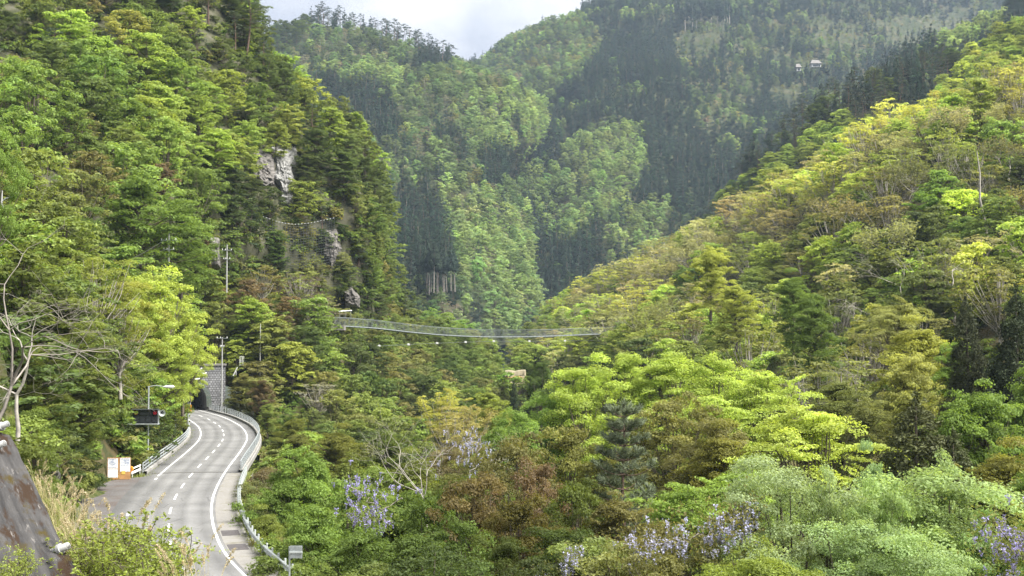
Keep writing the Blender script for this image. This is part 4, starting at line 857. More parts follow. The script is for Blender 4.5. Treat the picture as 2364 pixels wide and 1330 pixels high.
    ('vase', 280, 680, 122, 9, 6.5, C4(.24, .27, .06), 'olive-yellow twiggy tree beside the glowing ones'),
    ('layer', 150, 700, 106, 8, 7.0, C4(.19, .23, .05), 'olive tree crossed by the bare limbs'),
    ('layer', 250, 790, 126, 8, 6.0, C4(.19, .21, .045), 'dull olive tree above the notice boards'),
    ('layer', 70, 810, 96, 7, 6.0, C4(.17, .20, .045), 'dull olive tree low behind the bare limbs'),
    ('layer', 180, 880, 104, 6, 5.2, C4(.15, .19, .035), 'olive-green tree above the grassy verge'),
    ('round', 285, 915, 131, 6.0, 4.6, C4(.10, .155, .025), 'dark green tree behind the notice boards'),
    ('round', 80, 950, 62, 5.0, 3.6, C4(.15, .20, .035), 'leafy bush spilling over the mossy rock'),
    ('round', -10, 300, 92, 10, 4.6, C4(.17, .29, .04), 'bright green tree cut by the frame edge'),
]
for i, h in enumerate(HERO): hero(*h, variant=i)

# the young pine with open whorls, the leafless trees
def young_pine():
    rng = np.random.default_rng(77); H = 10.5; wood = []; fo = Foliage()
    tp = np.array([[0, 0, -1], [.05, 0, 2], [-.05, .1, 5], [.05, 0, 8], [0, 0, H]]); wood.append((tp, np.array([.17, .15, .11, .07, .025])))
    def tuft(c, d, s):
        n = 34; dd = np.asarray(d) + rng.normal(size=(n, 3)) * .55; dd[:, 2] += .25; dd /= np.linalg.norm(dd, axis=1)[:, None]; l = s * rng.uniform(.7, 1.1, (n, 1)); b = np.asarray(c) + rng.normal(size=(n, 3)) * .05
        x = np.cross(dd, rng.normal(size=(n, 3))); x /= np.linalg.norm(x, axis=1)[:, None]; w = .016
        fo.put(np.stack([b - x * w, b + x * w, b + dd * l + x * w * .5, b + dd * l - x * w * .5], 1).reshape(-1, 3), np.clip(.5 + rng.normal(size=n) * .2, 0, 1))
    for i in range(9):
        z = 2.2 + i * .93; R0 = 3.3 * (1 - (z / (H + .6))) ** .8 + .25
        for k in range(5 if i < 9 else 4):
            th = k * 2 * math.pi / 5 + i * .7 + rng.normal() * .25; r = R0 * rng.uniform(.65, 1.05); a = np.array([0, 0, z]); b = np.array([math.cos(th) * r, math.sin(th) * r, z + r * .28 + .1])
            P, rr = limb(a, b, .045, .012, rng, 6, .35); wood.append((P, rr)); d = P[-1] - P[-2]; d /= np.linalg.norm(d); tuft(P[-1], d, .42)
            for q in range(2, 6):
                for sgn in (-1, 1):
                    if rng.random() < .62:
                        t = P[q]; o = np.array([-math.sin(th), math.cos(th), .35]) * sgn; o[2] = .45; e = t + o * rng.uniform(.2, .65); wood.append((np.array([t, (t + e) / 2 + [0, 0, -.03], e]), np.array([.014, .012, .008]))); tuft(e, o + d * .6, .38); tuft((t + e) / 2, o + d * .4, .3)
    for z in np.linspace(H - 1.2, H, 6): tuft((0, 0, z), (0, 0, 1), .42)
    return wood_mesh('trunk', wood, M['red_bark'], 5), fo.mesh('crown', M['needle'])
PROTO['youngpine', 0] = [young_pine()]; BASEH['youngpine'] = 10.5; NAME['youngpine'] = 'pine_tree'
hero('youngpine', 1440, 932, 82, 10.5, 8.2, C4(.15, .18, .11), 'young pine with open whorls and reddish trunk among the bronze trees', lean=.0)
PROTO['bigbare', 0] = [bare(501, M['grey_bark'], 10, 1.0, 6, .085, lift=.15), bare(507, M['pale_bark'], 9, .95, 6, .10, lift=.3), bare(513, M['pale_bark'], 9, 1.15, 6, .085, lift=.05)]
BASEH['bigbare'] = 9; NAME['bigbare'] = 'bare_tree'
def bare_hero(v, base, Y, H, w, label, lx=0, rz=0, ly=0.0):
    p = at(base[0], base[1], Y); HERO_BASES.append(p)
    e = tree('bigbare', 0, p, H, 'grey', label, None, h_rng, w, variant=v, rz=rz, lean=0); e.rotation_euler[1] = lx; e.rotation_euler[0] = ly
bare_hero(0, (-20, 1010), 41, 6.6, 1.25, 'big leafless tree with pale crooked limbs reaching in from the frame edge', .16, .4)
bare_hero(1, (40, 1000), 43, 5.6, 1.5, 'second leafless tree with many thin pale limbs behind the big one', .1, 2.4)
bare_hero(2, (-90, 1040), 36, 3.2, 1.5, 'low leafless tree sending thin pale twigs over the mossy wall', .75, 2.0)
bare_hero(1, (990, 1280), 74, 8.2, 1.15, 'lichen-pale leafless tree rising behind the lavender wisteria', -.12, 1.2)
bare_hero(2, (1080, 1130), 88, 5.5, 1.3, 'leafless grey tree hung with faint wisteria beside the golden trees', .05, 2.6)
bare_hero(2, (700, 1170), 98, 4.2, 1.2, 'small leafless tree outside the bridge abutment', -.1, .9)
bare_hero(1, (1830, 960), 140, 5.0, 1.3, 'brown leafless thicket tree behind the sunlit row', .05, .2)
bare_hero(0, (1980, 930), 135, 6.5, 1.1, 'grey leafless tree before the golden trees', .0, 3.2)
bare_hero(1, (2080, 690), 205, 9.0, 1.4, 'whitish leafless tree in the middle of the shaded slope', .1, 2.2)
bare_hero(2, (1970, 730), 190, 6.0, 1.4, 'low whitish leafless tree on the shaded slope', -.3, 1.0)
bare_hero(2, (2200, 650), 190, 7.0, 1.4, 'whitish leafless tree below the pale leaning trunk', -.2, 4.0)
p = at(2278, 560, 232)                                                   # a lone pale trunk without branches
mb = MB(); q = [at(x, y, 232) for x, y in ((2280, 575), (2275, 520), (2262, 460), (2262, 400), (2255, 350))]; mb.tube(q, [.3, .26, .2, .15, .08], 7)
tag(mb.build('bare_tree', M['pale_bark'], None, True, q[0]), 'single tall pale leaning trunk high on the shaded slope', 'tree')

# ------------------------------------------------------------------ middle trees: drop what nobody sees, keep the 300 largest of each kind as things
TZ = np.full(ZB.shape, 1e9)
for sh in (right_slope, cliff_hill, tunnel_hill, left_bank, pine_ridge):
    S, _ = sh.sample(60000, g_rng); q = project(S); i = (q[:, 1] / CELL).astype(int) + 20; j = (q[:, 0] / CELL).astype(int) + 20
    ok = (i >= 0) & (i < 190) & (j >= 0) & (j < 280); np.minimum.at(TZ, (i[ok], j[ok]), S[ok, 1])
BW = {'cedar': .33, 'pine': .56, 'wide': 1.0, 'bare': .8, 'bud': .7}
cand = []
for items, group in MIDDLE:
    for p, k, c, h, where in items: cand.append((float(p[1]), p, k, c, h, where, group))
cand.sort(key=lambda t: t[0])
seen, mass = [], []
for Y, p, k, c, h, where, group in cand:
    w = BW.get(k, .82) * h; s = cover(p, h, w, .9); sub = ZB[s]; px = project(p + np.array([0, 0, h * .6]))
    cx_, cy0, cy1, cr_ = cells_of(p, h, w)
    if 750 < cx_ < 1395 and Y < 262 + (cx_ - 768) / 652 * 95 + 3 and cy0 < 772 and cy1 > 730: continue
    if sub.size == 0 or not (-30 < px[0] < 2394 and -30 < px[1] < 1380): mass.append((p, k, c, h)); continue
    vis = ((sub > Y - 1.5) & (TZ[s] > Y - 7)).mean()
    if vis < .10: continue
    if k not in ('bare', 'bud'):
        s2 = cover(p, h, w, .7 if k != 'vase' else .5); ZB[s2] = np.minimum(ZB[s2], Y)
    seen.append((h / Y * (.3 + vis), p, k, c, h, where, group))
seen.sort(key=lambda t: -t[0]); count = {}
hc = {}
for h in HERO: hc[NAME[h[0]]] = hc.get(NAME[h[0]], 0) + 1
MARKS = [('the white rock face', 655, 400), ('the rockfall net', 680, 560), ('the huge tiered tree', 330, 520), ('the poled crossarms', 390, 590), ('the footbridge landing', 790, 735), ('the tunnel portal', 480, 890), ('the footbridge middle', 1080, 775), ('the tan terraces', 1190, 870),
         ('the pale leaning trunk', 2265, 450), ('the cedar spire', 2240, 790), ('the sunlit lime row', 1550, 870), ('the glowing slope tree', 1640, 620), ('the whitish leafless trees', 2080, 640), ('the glowing yellow roadside trees', 390, 740), ('the notice boards', 275, 1080), ('the crag skyline', 560, 60), ('the road bend', 590, 1000),
         ('the big bare limbs', 120, 700), ('the dark pine ridge', 1900, 330), ('the gorge mouth', 1270, 760), ('the golden gorge tree', 1015, 930), ('the crag shoulder', 850, 450), ('the frame top', 200, 40), ('the grey sign back', 683, 1275), ('the crash barrier', 545, 1200), ('the lavender wisteria', 870, 1160), ('the russet trees', 1200, 1150), ('the lilac mound', 1600, 1250), ('the stained wall', 80, 1150)]
USED = set()
def unique(text, p, h):
    for k in range(22):
        t = f'{text} {whereis(p, h, k)}'
        if t not in USED: break
    else: t = f'{text} {whereis(p, h)}'
    USED.add(t); return t
def whereis(p, h, k=0):
    x, y = project(p + np.array([0, 0, h * .6])); m = sorted(MARKS, key=lambda m: (m[1] - x) ** 2 + (m[2] - y) ** 2)[k]; dx_, dy_ = x - m[1], y - m[2]; d = math.hypot(dx_, dy_)
    far = 'just' if d < 60 else 'a little' if d < 120 else 'well' if d < 220 else 'far'; side = ('above' if dy_ < 0 else 'below') if abs(dy_) > .7 * abs(dx_) else ('left of' if dx_ < 0 else 'right of')
    return f'{far} {side} {m[0]}'
for _, p, k, c, h, where, group in seen:
    n = NAME[k]; count[n] = count.get(n, hc.get(n, 0)) + 1
    if count[n] > 300: mass.append((p, k, c, h)); continue
    tree(k, 1, p, h, c, unique(f'{WORD[c]} {KWORD[k]}' if k != 'bare' else KWORD[k], p, h), group, g_rng, g_rng.uniform(1.0, 1.32))
FAR['bud'] = FAR['bare'] = FAR['vase']; BASEH_ = BASEH
print('middle: candidates', len(cand), 'seen', len(seen), 'mass', len(mass), count)
FAR1 = {k: [joined((a, b), 'wood_tree') for a, b in [broad(k, 1, 800 + i, M['leaf_far'], M['bark']) for i in range(2)]] for k in ('layer', 'round', 'vase')}
for k in ('layer', 'round', 'vase'): FAR[k] = FAR1[k]
forest('mixed_woodland', 'smaller trees filling the gaps of the wooded slopes round the valley', [(p, 'vase' if k in ('bud', 'bare') else k, c, h, '') for p, k, c, h in mass], g_rng)

# plantation edge where tall pale stems show, above a bare clearing
for i in range(12):
    x = 978 + i * 6.2 + g_rng.normal() * 3
    tree('tallcedar', 1, at(x, 666 + g_rng.normal() * 2, 695 + g_rng.normal() * 8), g_rng.uniform(19, 26), 'cedar', 'tall cedar showing its pale bare stem above the small clearing', 'cedars at the plantation edge', g_rng, .8)

# ------------------------------------------------------------------ road: centre line read off its dashes, on the plane z = 0
DASH = [(412, 1305), (394, 1262), (389, 1219), (393, 1181), (405, 1149), (422, 1122), (440, 1099), (460, 1077), (478, 1059), (493, 1043.5), (505.6, 1029), (514, 1017), (516.5, 1005), (514, 995), (507, 985), (495.7, 977), (481.8, 969), (463, 961)]
dash_g = [ground(*q) for q in DASH]
ctrl = [ground(700, 1640), ground(560, 1480), ground(468, 1380)] + dash_g + [np.array(q) for q in ((-54.8, 216.5, 0), (-58.6, 225, 0), (-62.8, 233.5, 0), (-67.4, 242, 0), (-72.5, 250, 0), (-78, 258, 0))]
CL = resample(ctrl, 420); seg = np.linalg.norm(np.diff(CL, axis=0), axis=1); S_ = np.concatenate([[0], np.cumsum(seg)])
CL = np.stack([np.interp(np.linspace(0, S_[-1], 600), S_, CL[:, k]) for k in range(3)], 1); STEP = S_[-1] / 599
TAN = np.gradient(CL, axis=0); TAN /= np.linalg.norm(TAN, axis=1)[:, None]; RGT = np.stack([TAN[:, 1], -TAN[:, 0], TAN[:, 2] * 0], 1)
def nearest(p): return int(np.argmin(((CL - np.asarray(p)) ** 2).sum(1)))
def off(i, o, z=0.0): return CL[i] + RGT[i] * o + np.array([0, 0, z])
def sweep(i0, i1, prof, step=2, closed=False):
    """profile of (offset, height) pairs carried along the road from sample i0 to i1"""
    ii = list(range(i0, i1, step)) + [i1]; pr = list(prof) + ([prof[0]] if closed else []); n = len(pr)
    V = np.array([off(i, o, z) for i in ii for o, z in pr]); a = np.arange(len(ii) - 1)[:, None] * n; b = np.arange(n - 1)[None]
    return V, np.stack([a + b, a + b + 1, a + n + b + 1, a + n + b], -1).reshape(-1, 4)
I_JOINT = nearest(ground(447, 1093)); I_PORT = nearest(np.array([-57.6, 225.0, 0])); I_END = 599; I_LEFT = nearest(ground(375, 1100))
LANE = 2.97
_prof = [(o, .045 - .015 * abs(o) / 1.5 if abs(o) < 1.5 else .03 - .03 * (abs(o) - 1.5) / 2.8) for o in (-4.25, -3.4, -2.4, -1.5, -.75, 0, .75, 1.5, 2.4, 3.4, 4.3)]
_V, _Q = sweep(0, I_END, _prof); road = tag(obj('road', to_mesh('road', _V, [_Q], [M['asphalt']], True, np.tile([o for o, _ in _prof], len(_V) // len(_prof)))), kind='structure')
def rz_(o): return .045 - .03 * abs(o) / 1.5 * .5 if abs(o) < 1.5 else .03 - .03 * (abs(o) - 1.5) / 2.75
def stripe(o, w, i0, i1, name): return MB().add(*sweep(i0, i1, [(o - w / 2, rz_(o - w / 2) + .012), (o + w / 2, rz_(o + w / 2) + .012)], 1)).build(name, M['paint'], road)
hl = int(2.15 / STEP)
for g in dash_g + [ground(430, 1350), ground(466, 1410)]:
    i = nearest(g); stripe(0, .15, max(0, i - hl), i + hl, 'centre_dash')
stripe(LANE, .17, 0, I_END - 5, 'edge_line'); stripe(-LANE, .17, I_LEFT, I_END - 5, 'edge_line')
for q in ((360, 1106), (295, 1189)):
    i = nearest(ground(*q)); g = ground(*q); o = float(np.dot(g - CL[i], RGT[i]))
    V, Q = sweep(i - int(1.1 / STEP), i + int(1.1 / STEP), [(o - .1, .02), (o + .1, .02)], 1); MB().add(V, Q).build('edge_dash', M['paint'], road)
MB().add(*sweep(I_JOINT, I_JOINT + 2, [(-4.2, .012), (-1.5, .042), (0, .057), (1.5, .042), (4.2, .012)], 1)).build('expansion_joint', M['joint'], road)
tag(MB().add(*sweep(0, I_JOINT - 2, [(4.25, .02), (3.25, .022), (4.95, .03)][1:], 2)).build('shoulder', M['shoulder'], None), kind='structure')
for a, b in (((500, 1238), (523, 1225)), ((520, 1272), (545, 1255))):
    i0, i1 = sorted((nearest(ground(*a)), nearest(ground(*b)))); MB().add(*sweep(i0, i0 + int(2.6 / STEP), [(3.35, .036), (4.5, .042)], 1)).build('asphalt_patch', M['patch'], road)
ap = [(352, 1098), (300, 1104), (255, 1110), (205, 1130), (170, 1165), (158, 1210), (150, 1270), (165, 1340), (200, 1420), (380, 1450), (400, 1330), (375, 1220), (378, 1150), (400, 1105)]
tag(MB().add(np.array([ground(*q, z=-.012) for q in ap] + [ground(290, 1230, z=-.012)]), T=[[i, (i + 1) % len(ap), len(ap)] for i in range(len(ap))]).build('roadside_apron', M['asphalt2'], None), kind='structure')

# bridge deck under the bend, with kerbs, abutment and piers
deck = thing('road_bridge', 'concrete road bridge carrying the bend to the tunnel', 'bridge', CL[I_JOINT])
def kid(mb, name, m, par, smooth=False):
    o = mb.build(name, m, None, smooth, par.location if not any(par.rotation_euler) else None); o.parent = par; o.location = (0, 0, 0); return o
kid(MB().add(*sweep(I_JOINT, I_PORT - 4, [(-4.75, -.02), (4.8, -.02), (4.8, -.5), (3.2, -.75), (3.0, -1.6), (-3.0, -1.6), (-3.2, -.75), (-4.75, -.5)], 3, True)), 'deck', M['concrete'], deck)
for sgn in (-1, 1):
    o = 4.27 * sgn; kid(MB().add(*sweep(I_JOINT, I_PORT - 4, [(o, -.03), (o, .26), (o + .42 * sgn, .26), (o + .42 * sgn, -.03)], 2, True)), 'kerb', M['concrete'], deck)
t_ = TAN[I_JOINT]; r_ = RGT[I_JOINT]
kid(MB().box(off(I_JOINT + 4, .2, -3.3), (2.6, 10.6, 6.0), [t_, r_, [0, 0, 1]]), 'abutment', M['concrete'], deck)
kid(MB().box(off(I_JOINT - 6, 5.3, -2.2), (5.5, .5, 4.0), [t_, r_, [0, 0, 1]]), 'wing_wall', M['concrete'], deck)
for f in (.36, .7):
    i = int(I_JOINT + (I_PORT - I_JOINT) * f); kid(MB().box(off(i, 0, -8), (1.4, 5.5, 13), [TAN[i], RGT[i], [0, 0, 1]]), 'pier', M['concrete'], deck)

# railings and crash barrier
def pipe_rail(name, label, o, i0, i1, rails, post_h, mats):
    t = thing(name, label, 'railing', off(i0, o))
    for z, r in rails: kid(MB().tube([off(i, o, z) for i in list(range(i0, i1, 3)) + [i1]], r, 6), 'rail', mats[0], t, True)
    for i in range(i0, i1 + 1, max(1, int(2.0 / STEP))): kid(MB().box(off(i, o + .05 * np.sign(o), .25 + (post_h - .25) / 2), (.10, .12, post_h - .25), [TAN[i], RGT[i], [0, 0, 1]]), 'post', mats[1], t)
    return t
pipe_rail('bridge_railing', 'grey four-bar railing round the outside of the road bend', 4.48, I_JOINT - 2, I_PORT - 6, [(.50, .03), (.72, .03), (.94, .03), (1.18, .055)], 1.18, (M['galv'], M['galv']))
pipe_rail('bridge_railing', 'grey three-bar railing inside the bend beside the bank', -4.48, I_LEFT + 4, I_PORT - 6, [(.52, .06), (.84, .06), (1.14, .07)], 1.14, (M['galv'], M['galv']))
gr = thing('crash_barrier', 'pale crash barrier curving along the near road edge', 'barrier', off(I_JOINT, 4.9))
W = [(0, .42), (-.05, .46), (-.08, .50), (-.05, .55), (0, .59), (-.05, .63), (-.08, .68), (-.05, .73), (0, .77)]
kid(MB().add(*sweep(0, I_JOINT - 2, [(4.95 + a, b) for a, b in W], 2)).add(*sweep(0, I_JOINT - 2, [(4.97 + a * .6, b) for a, b in W], 2)), 'beam', M['galv_pale'], gr, True)
for i in range(2, I_JOINT - 2, int(1.9 / STEP)): kid(MB().tube([off(i, 5.10, -.4), off(i, 5.10, .88)], .06, 8), 'post', M['galv_pale'], gr); kid(MB().box(off(i, 5.02, .60), (.10, .10, .30), [TAN[i], RGT[i], [0, 0, 1]]), 'bracket', M['galv_pale'], gr)

# ------------------------------------------------------------------ tunnel portal
PC = np.array([-57.3, 224.5, 0.0]); pd = np.array([-.42, .9075, 0.0]); pr_ = np.array([pd[1], -pd[0], 0.0]); pang = math.atan2(pr_[1], pr_[0])
por = thing('tunnel_portal', 'dark block-built tunnel portal with a round arch', 'tunnel', PC, None, pang)     # local x right, y into the hill, z up
def local(mb, name, m, smooth=False):
    o = mb.build(name, m, por, smooth); return o
AW, SP, AR = 4.2, 1.5, 4.1
th = np.linspace(0, math.pi, 33); arc = np.stack([AW * np.cos(th), SP + AR * np.sin(th)], 1); arch = np.vstack([[AW, -.4], arc, [-AW, -.4]])
XR, XL, ZT = 6.6, -11.0, 7.9
def outer(p):
    x, z = p; dx, dz = x, z - SP
    if z <= SP: return (XR if x > 0 else XL, z)
    k = min((XR / dx) if dx > 1e-6 else (XL / dx) if dx < -1e-6 else 1e9, (ZT - SP) / dz if dz > 1e-6 else 1e9); return (dx * k, SP + dz * k)
out_ = np.array([outer(p) for p in arch])
for corner, x in ((1, XR), (-1, XL)):                                    # pull the strip into the two top corners
    d = np.abs(out_ - np.array([x, ZT])).sum(1); out_[int(np.argmin(d))] = (x, ZT)
n = len(arch); V = []
for y in (0.0, 1.2): V += [(a[0], y, a[1]) for a in arch] + [(a[0], y, a[1]) for a in out_]
Q = [[i, i + 1, n + i + 1, n + i] for i in range(n - 1)] + [[n + i, n + i + 1, 3 * n + i + 1, 3 * n + i] for i in range(n - 1)]
local(MB().add(V, Q), 'wall', M['masonry'])
for k in range(15):                                                      # voussoirs of the arch ring, each a block
    a0, a1 = math.pi * k / 15 + .012, math.pi * (k + 1) / 15 - .012; c = []
    for y in (-.07, .05):
        for a in (a0, a1):
            for g in (0, .55): c.append(((AW + g - .02) * math.cos(a), y, SP + (AR + g - .02) * math.sin(a)))
    local(MB().add(c, [[0, 1, 3, 2], [4, 6, 7, 5], [0, 4, 5, 1], [2, 3, 7, 6], [0, 2, 6, 4], [1, 5, 7, 3]]), 'arch_block', M['masonry'])
local(MB().box(((XR + XL) / 2, .45, ZT + .16), (XR - XL + .3, 1.3, .32)), 'coping', M['shoulder'])
i0 = nearest(PC); tv, ii = [], list(range(i0 - 2, I_END + 1, 4))
for i in ii: tv += [off(i, x * .985, z) for x, z in arch]
tv = np.array(tv) - PC; cs, sn = math.cos(-pang), math.sin(-pang); tv = np.stack([tv[:, 0] * cs - tv[:, 1] * sn, tv[:, 0] * sn + tv[:, 1] * cs, tv[:, 2]], 1)
a = np.arange(len(ii) - 1)[:, None] * n; b = np.arange(n - 1)[None]
local(MB().add(tv, np.stack([a + b, a + b + 1, a + n + b + 1, a + n + b], -1).reshape(-1, 4)).add(tv[-n:], T=[[0, k, k + 1] for k in range(1, n - 1)]), 'lining', M['lining'], True)
for sx in (1,): local(MB().box((sx * 3.95, 4, .25), (.5, 9, .35)), 'walkway_kerb', M['concrete'])

# ------------------------------------------------------------------ valley ground under road and near trees
K = [(p[0], p[1], p[2]) for p in HERO_BASES if p[1] < 185]
for i in range(0, I_JOINT, 6):
    for o, z in ((-7, -.25), (-4.3, -.12), (0, -.22), (4.4, -.10), (5.3, -.12), (7.0, -1.6), (9.5, -4.5)):
        if o > -5 or i > 60: K += [tuple(off(i, o, z))] * (3 if abs(o) < 6 else 1)
for i in range(I_JOINT + 8, I_PORT, 8):
    for o, z in ((-6, -3.5), (0, -7), (6, -8)): K.append(tuple(off(i, o, z)))
for q in ap: K += [tuple(ground(*q, z=-.06))] * 3
for q in ((250, 1200), (220, 1280), (300, 1150), (330, 1260)): K += [tuple(ground(*q, z=-.10))] * 4
for sh, r in ((left_bank, 0), (right_slope, 0), (tunnel_hill, 0)):
    for j in range(0, sh.nu, 4): K.append(tuple(sh.G[r, j]))
for x, y, z in ((-14, 8, 9.5), (-8, 14, 9.0), (-5, 20, 8.2), (-9, 22, 8.3), (-12, 30, 6.5), (0, 12, 8.5), (4, 24, 4.5), (10, 12, 7), (12, 30, 0), (25, 20, 2), (-20, 20, 9.5), (-20, 45, 2.2), (-6, 34, 4.5), (-30, 35, 7), (-38, 60, 6), (-8, 45, 1.0), (-28, 62, .4)): K += [(x, y, z)] * 2
K = np.array(K); gx, gy = np.arange(-80, 121, 1.6), np.arange(4, 262, 1.6); GX, GY = np.meshgrid(gx, gy)
Z = np.zeros(GX.size); q = np.stack([GX.ravel(), GY.ravel()], 1)
for a in range(0, len(q), 4000):
    d2 = ((q[a:a + 4000, None] - K[None, :, :2]) ** 2).sum(2); w = 1 / (d2 + 1.5) ** 1.7; Z[a:a + 4000] = (w * K[:, 2]).sum(1) / w.sum(1)
Z += .18 * vnoise(np.stack([q[:, 0] / 4, q[:, 1] / 4, q[:, 0] * 0], 1)) - .12
rd = np.min(np.hypot(q[:, None, 0] - CL[None, ::6, 0], q[:, None, 1] - CL[None, ::6, 1]), 1); rdi = np.argmin(np.hypot(q[:, None, 0] - CL[None, ::6, 0], q[:, None, 1] - CL[None, ::6, 1]), 1) * 6
Z = np.where((rd < 6.2) & (rdi < I_JOINT), np.minimum(Z, -.14), Z); Z = np.where((rd < 7) & (rdi >= I_JOINT), np.minimum(Z, -3.0), Z)
nx, ny = len(gx), len(gy); a = np.arange(ny - 1)[:, None] * nx; b = np.arange(nx - 1)[None]
Qg = np.stack([a + b, a + b + 1, a + nx + b + 1, a + nx + b], -1).reshape(-1, 4)
NG = np.stack([q[:, 0], q[:, 1], Z], 1)
tag(obj('valley_ground', to_mesh('valley_ground', NG, [Qg], [M['grassy']], True)), kind='structure')
def gz(x, y):
    i = min(ny - 2, max(0, int((y - 4) / 1.6))); j = min(nx - 2, max(0, int((x + 80) / 1.6))); return float(Z[i * nx + j])
tag(MB().add([(-9000, -4000, -75), (9000, -4000, -75), (9000, 14000, -75), (-9000, 14000, -75)], [[0, 1, 2, 3]]).build('ground', M['soil_far'], None), kind='structure')

# undergrowth in front of the near trees and along the verges
SH = [(int(x), int(y), Y, c) for x, y, Y, c in (
    (585, 1150, 104, 'olive'), (590, 1225, 90, 'mid'), (625, 1285, 80, 'olive'), (660, 1330, 74, 'mid'), (660, 1345, 70, 'green'), (720, 1345, 64, 'mid'), (620, 1110, 112, 'brown'), (650, 1160, 100, 'olive'), (690, 1290, 76, 'green'), (592, 1185, 97, 'mid'),
    (600, 1180, 95, 'mid'), (640, 1300, 78, 'green'), (130, 1140, 92, 'mid'), (175, 1125, 100, 'green'), (205, 1118, 108, 'deep'), (90, 1130, 80, 'olive'), (60, 1080, 72, 'mid'), (30, 1020, 60, 'green'), (110, 1060, 74, 'mid'),
    (1420, 1330, 50, 'olive'), (1500, 1330, 48, 'olive'), (1380, 1300, 54, 'mid'), (1580, 1300, 52, 'olive'), (1660, 1300, 50, 'olive'), (1250, 1340, 52, 'deep'), (1080, 1340, 54, 'mid'), (990, 1345, 54, 'deep'), (880, 1345, 56, 'mid'))]
for x, y, Y, c in SH:
    p = at(x, y, Y); p[2] -= .5
    tree('shrub', 0, p, h_rng.uniform(1.6, 2.6), c, unique(f'{WORD[c]} leafy shrub', p, 2.0), 'undergrowth shrubs', h_rng, h_rng.uniform(1.0, 1.4))

# ------------------------------------------------------------------ old retaining wall close to the camera, with drain pipes
A, B, Cc, D = at(22, 1000, 20.0), at(330, 1640, 13.5), at(-700, 1640, 12.5), at(-520, 880, 20.5)
e1 = (B - A) / np.linalg.norm(B - A); nrm = np.cross(D - A, B - A); nrm /= np.linalg.norm(nrm)
if nrm[1] > 0: nrm = -nrm
e2 = np.cross(nrm, e1); Rm = np.stack([e1, e2, nrm], 1)
wl = thing('retaining_wall', 'steep dark retaining wall streaked with moss and pale scars', 'wall', A)
from mathutils import Matrix
wl.rotation_euler = Matrix(Rm.tolist()).to_euler(); bpy.context.view_layer.update()
loc = lambda p: (np.asarray(p) - A) @ Rm
q4 = np.array([loc(A), loc(B), loc(Cc), loc(D)]); U = 40; G_ = np.array([[(q4[0] * (1 - u) + q4[1] * u) * (1 - v) + (q4[3] * (1 - u) + q4[2] * u) * v for v in np.linspace(0, 1, U)] for u in np.linspace(0, 1, U)])
G_[..., 2] = .03 * vnoise(G_ * 1.7) + .012 * vnoise(G_ * 6); a = np.arange(U - 1)[:, None] * U; b = np.arange(U - 1)[None]
face = np.stack([a + b, a + b + 1, a + U + b + 1, a + U + b], -1).reshape(-1, 4); back = G_.copy(); back[..., 2] -= .7
ring = [i * U for i in range(U)]; top = list(range(U)); n2 = U * U; Qs = face.tolist()
for r in (ring, top): Qs += [[r[k], r[k + 1], n2 + r[k + 1], n2 + r[k]] for k in range(U - 1)]
MB().add(np.vstack([G_.reshape(-1, 3), back.reshape(-1, 3)]), Qs).build('face', M['old_wall'], wl)
s_ = q4[1][0]; MB().box((s_ * .5, e2 @ (B - A) * .5 + .05, .02), (s_, .22, .10)).build('edge_rib', M['old_wall'], wl) if False else None
for (x, y, Y) in ((138, 1268, 16.5), (-6, 1030, 19.2), (2, 985, 20.0)):
    c = at(x, y, Y - .02); ax = np.array([.86, -.3, .36]); ax /= np.linalg.norm(ax)
    t = thing('drain_pipe', {138: 'short grey drain pipe sticking out low on the stained wall', -6: 'grey drain pipe at the top of the stained wall', 2: 'second grey drain pipe by the top of the stained wall'}[x], 'pipe', c)
    th_ = np.linspace(0, 1, 2); V1, Q1 = tube([c - ax * .12, c + ax * .14], .048, 14); V2, Q2 = tube([c + ax * .14, c - ax * .05], .038, 14); k = len(V1)
    rim = [[14 + i, 14 + (i + 1) % 14, k + (i + 1) % 14, k + i] for i in range(14)]
    kid(MB().add(np.vstack([V1, V2]), np.vstack([Q1, Q2 + k, rim])), 'barrel', M['pole'], t, True); kid(MB().tube([c - ax * .02, c + ax * .03], .07, 14), 'collar', M['pole'], t, True)
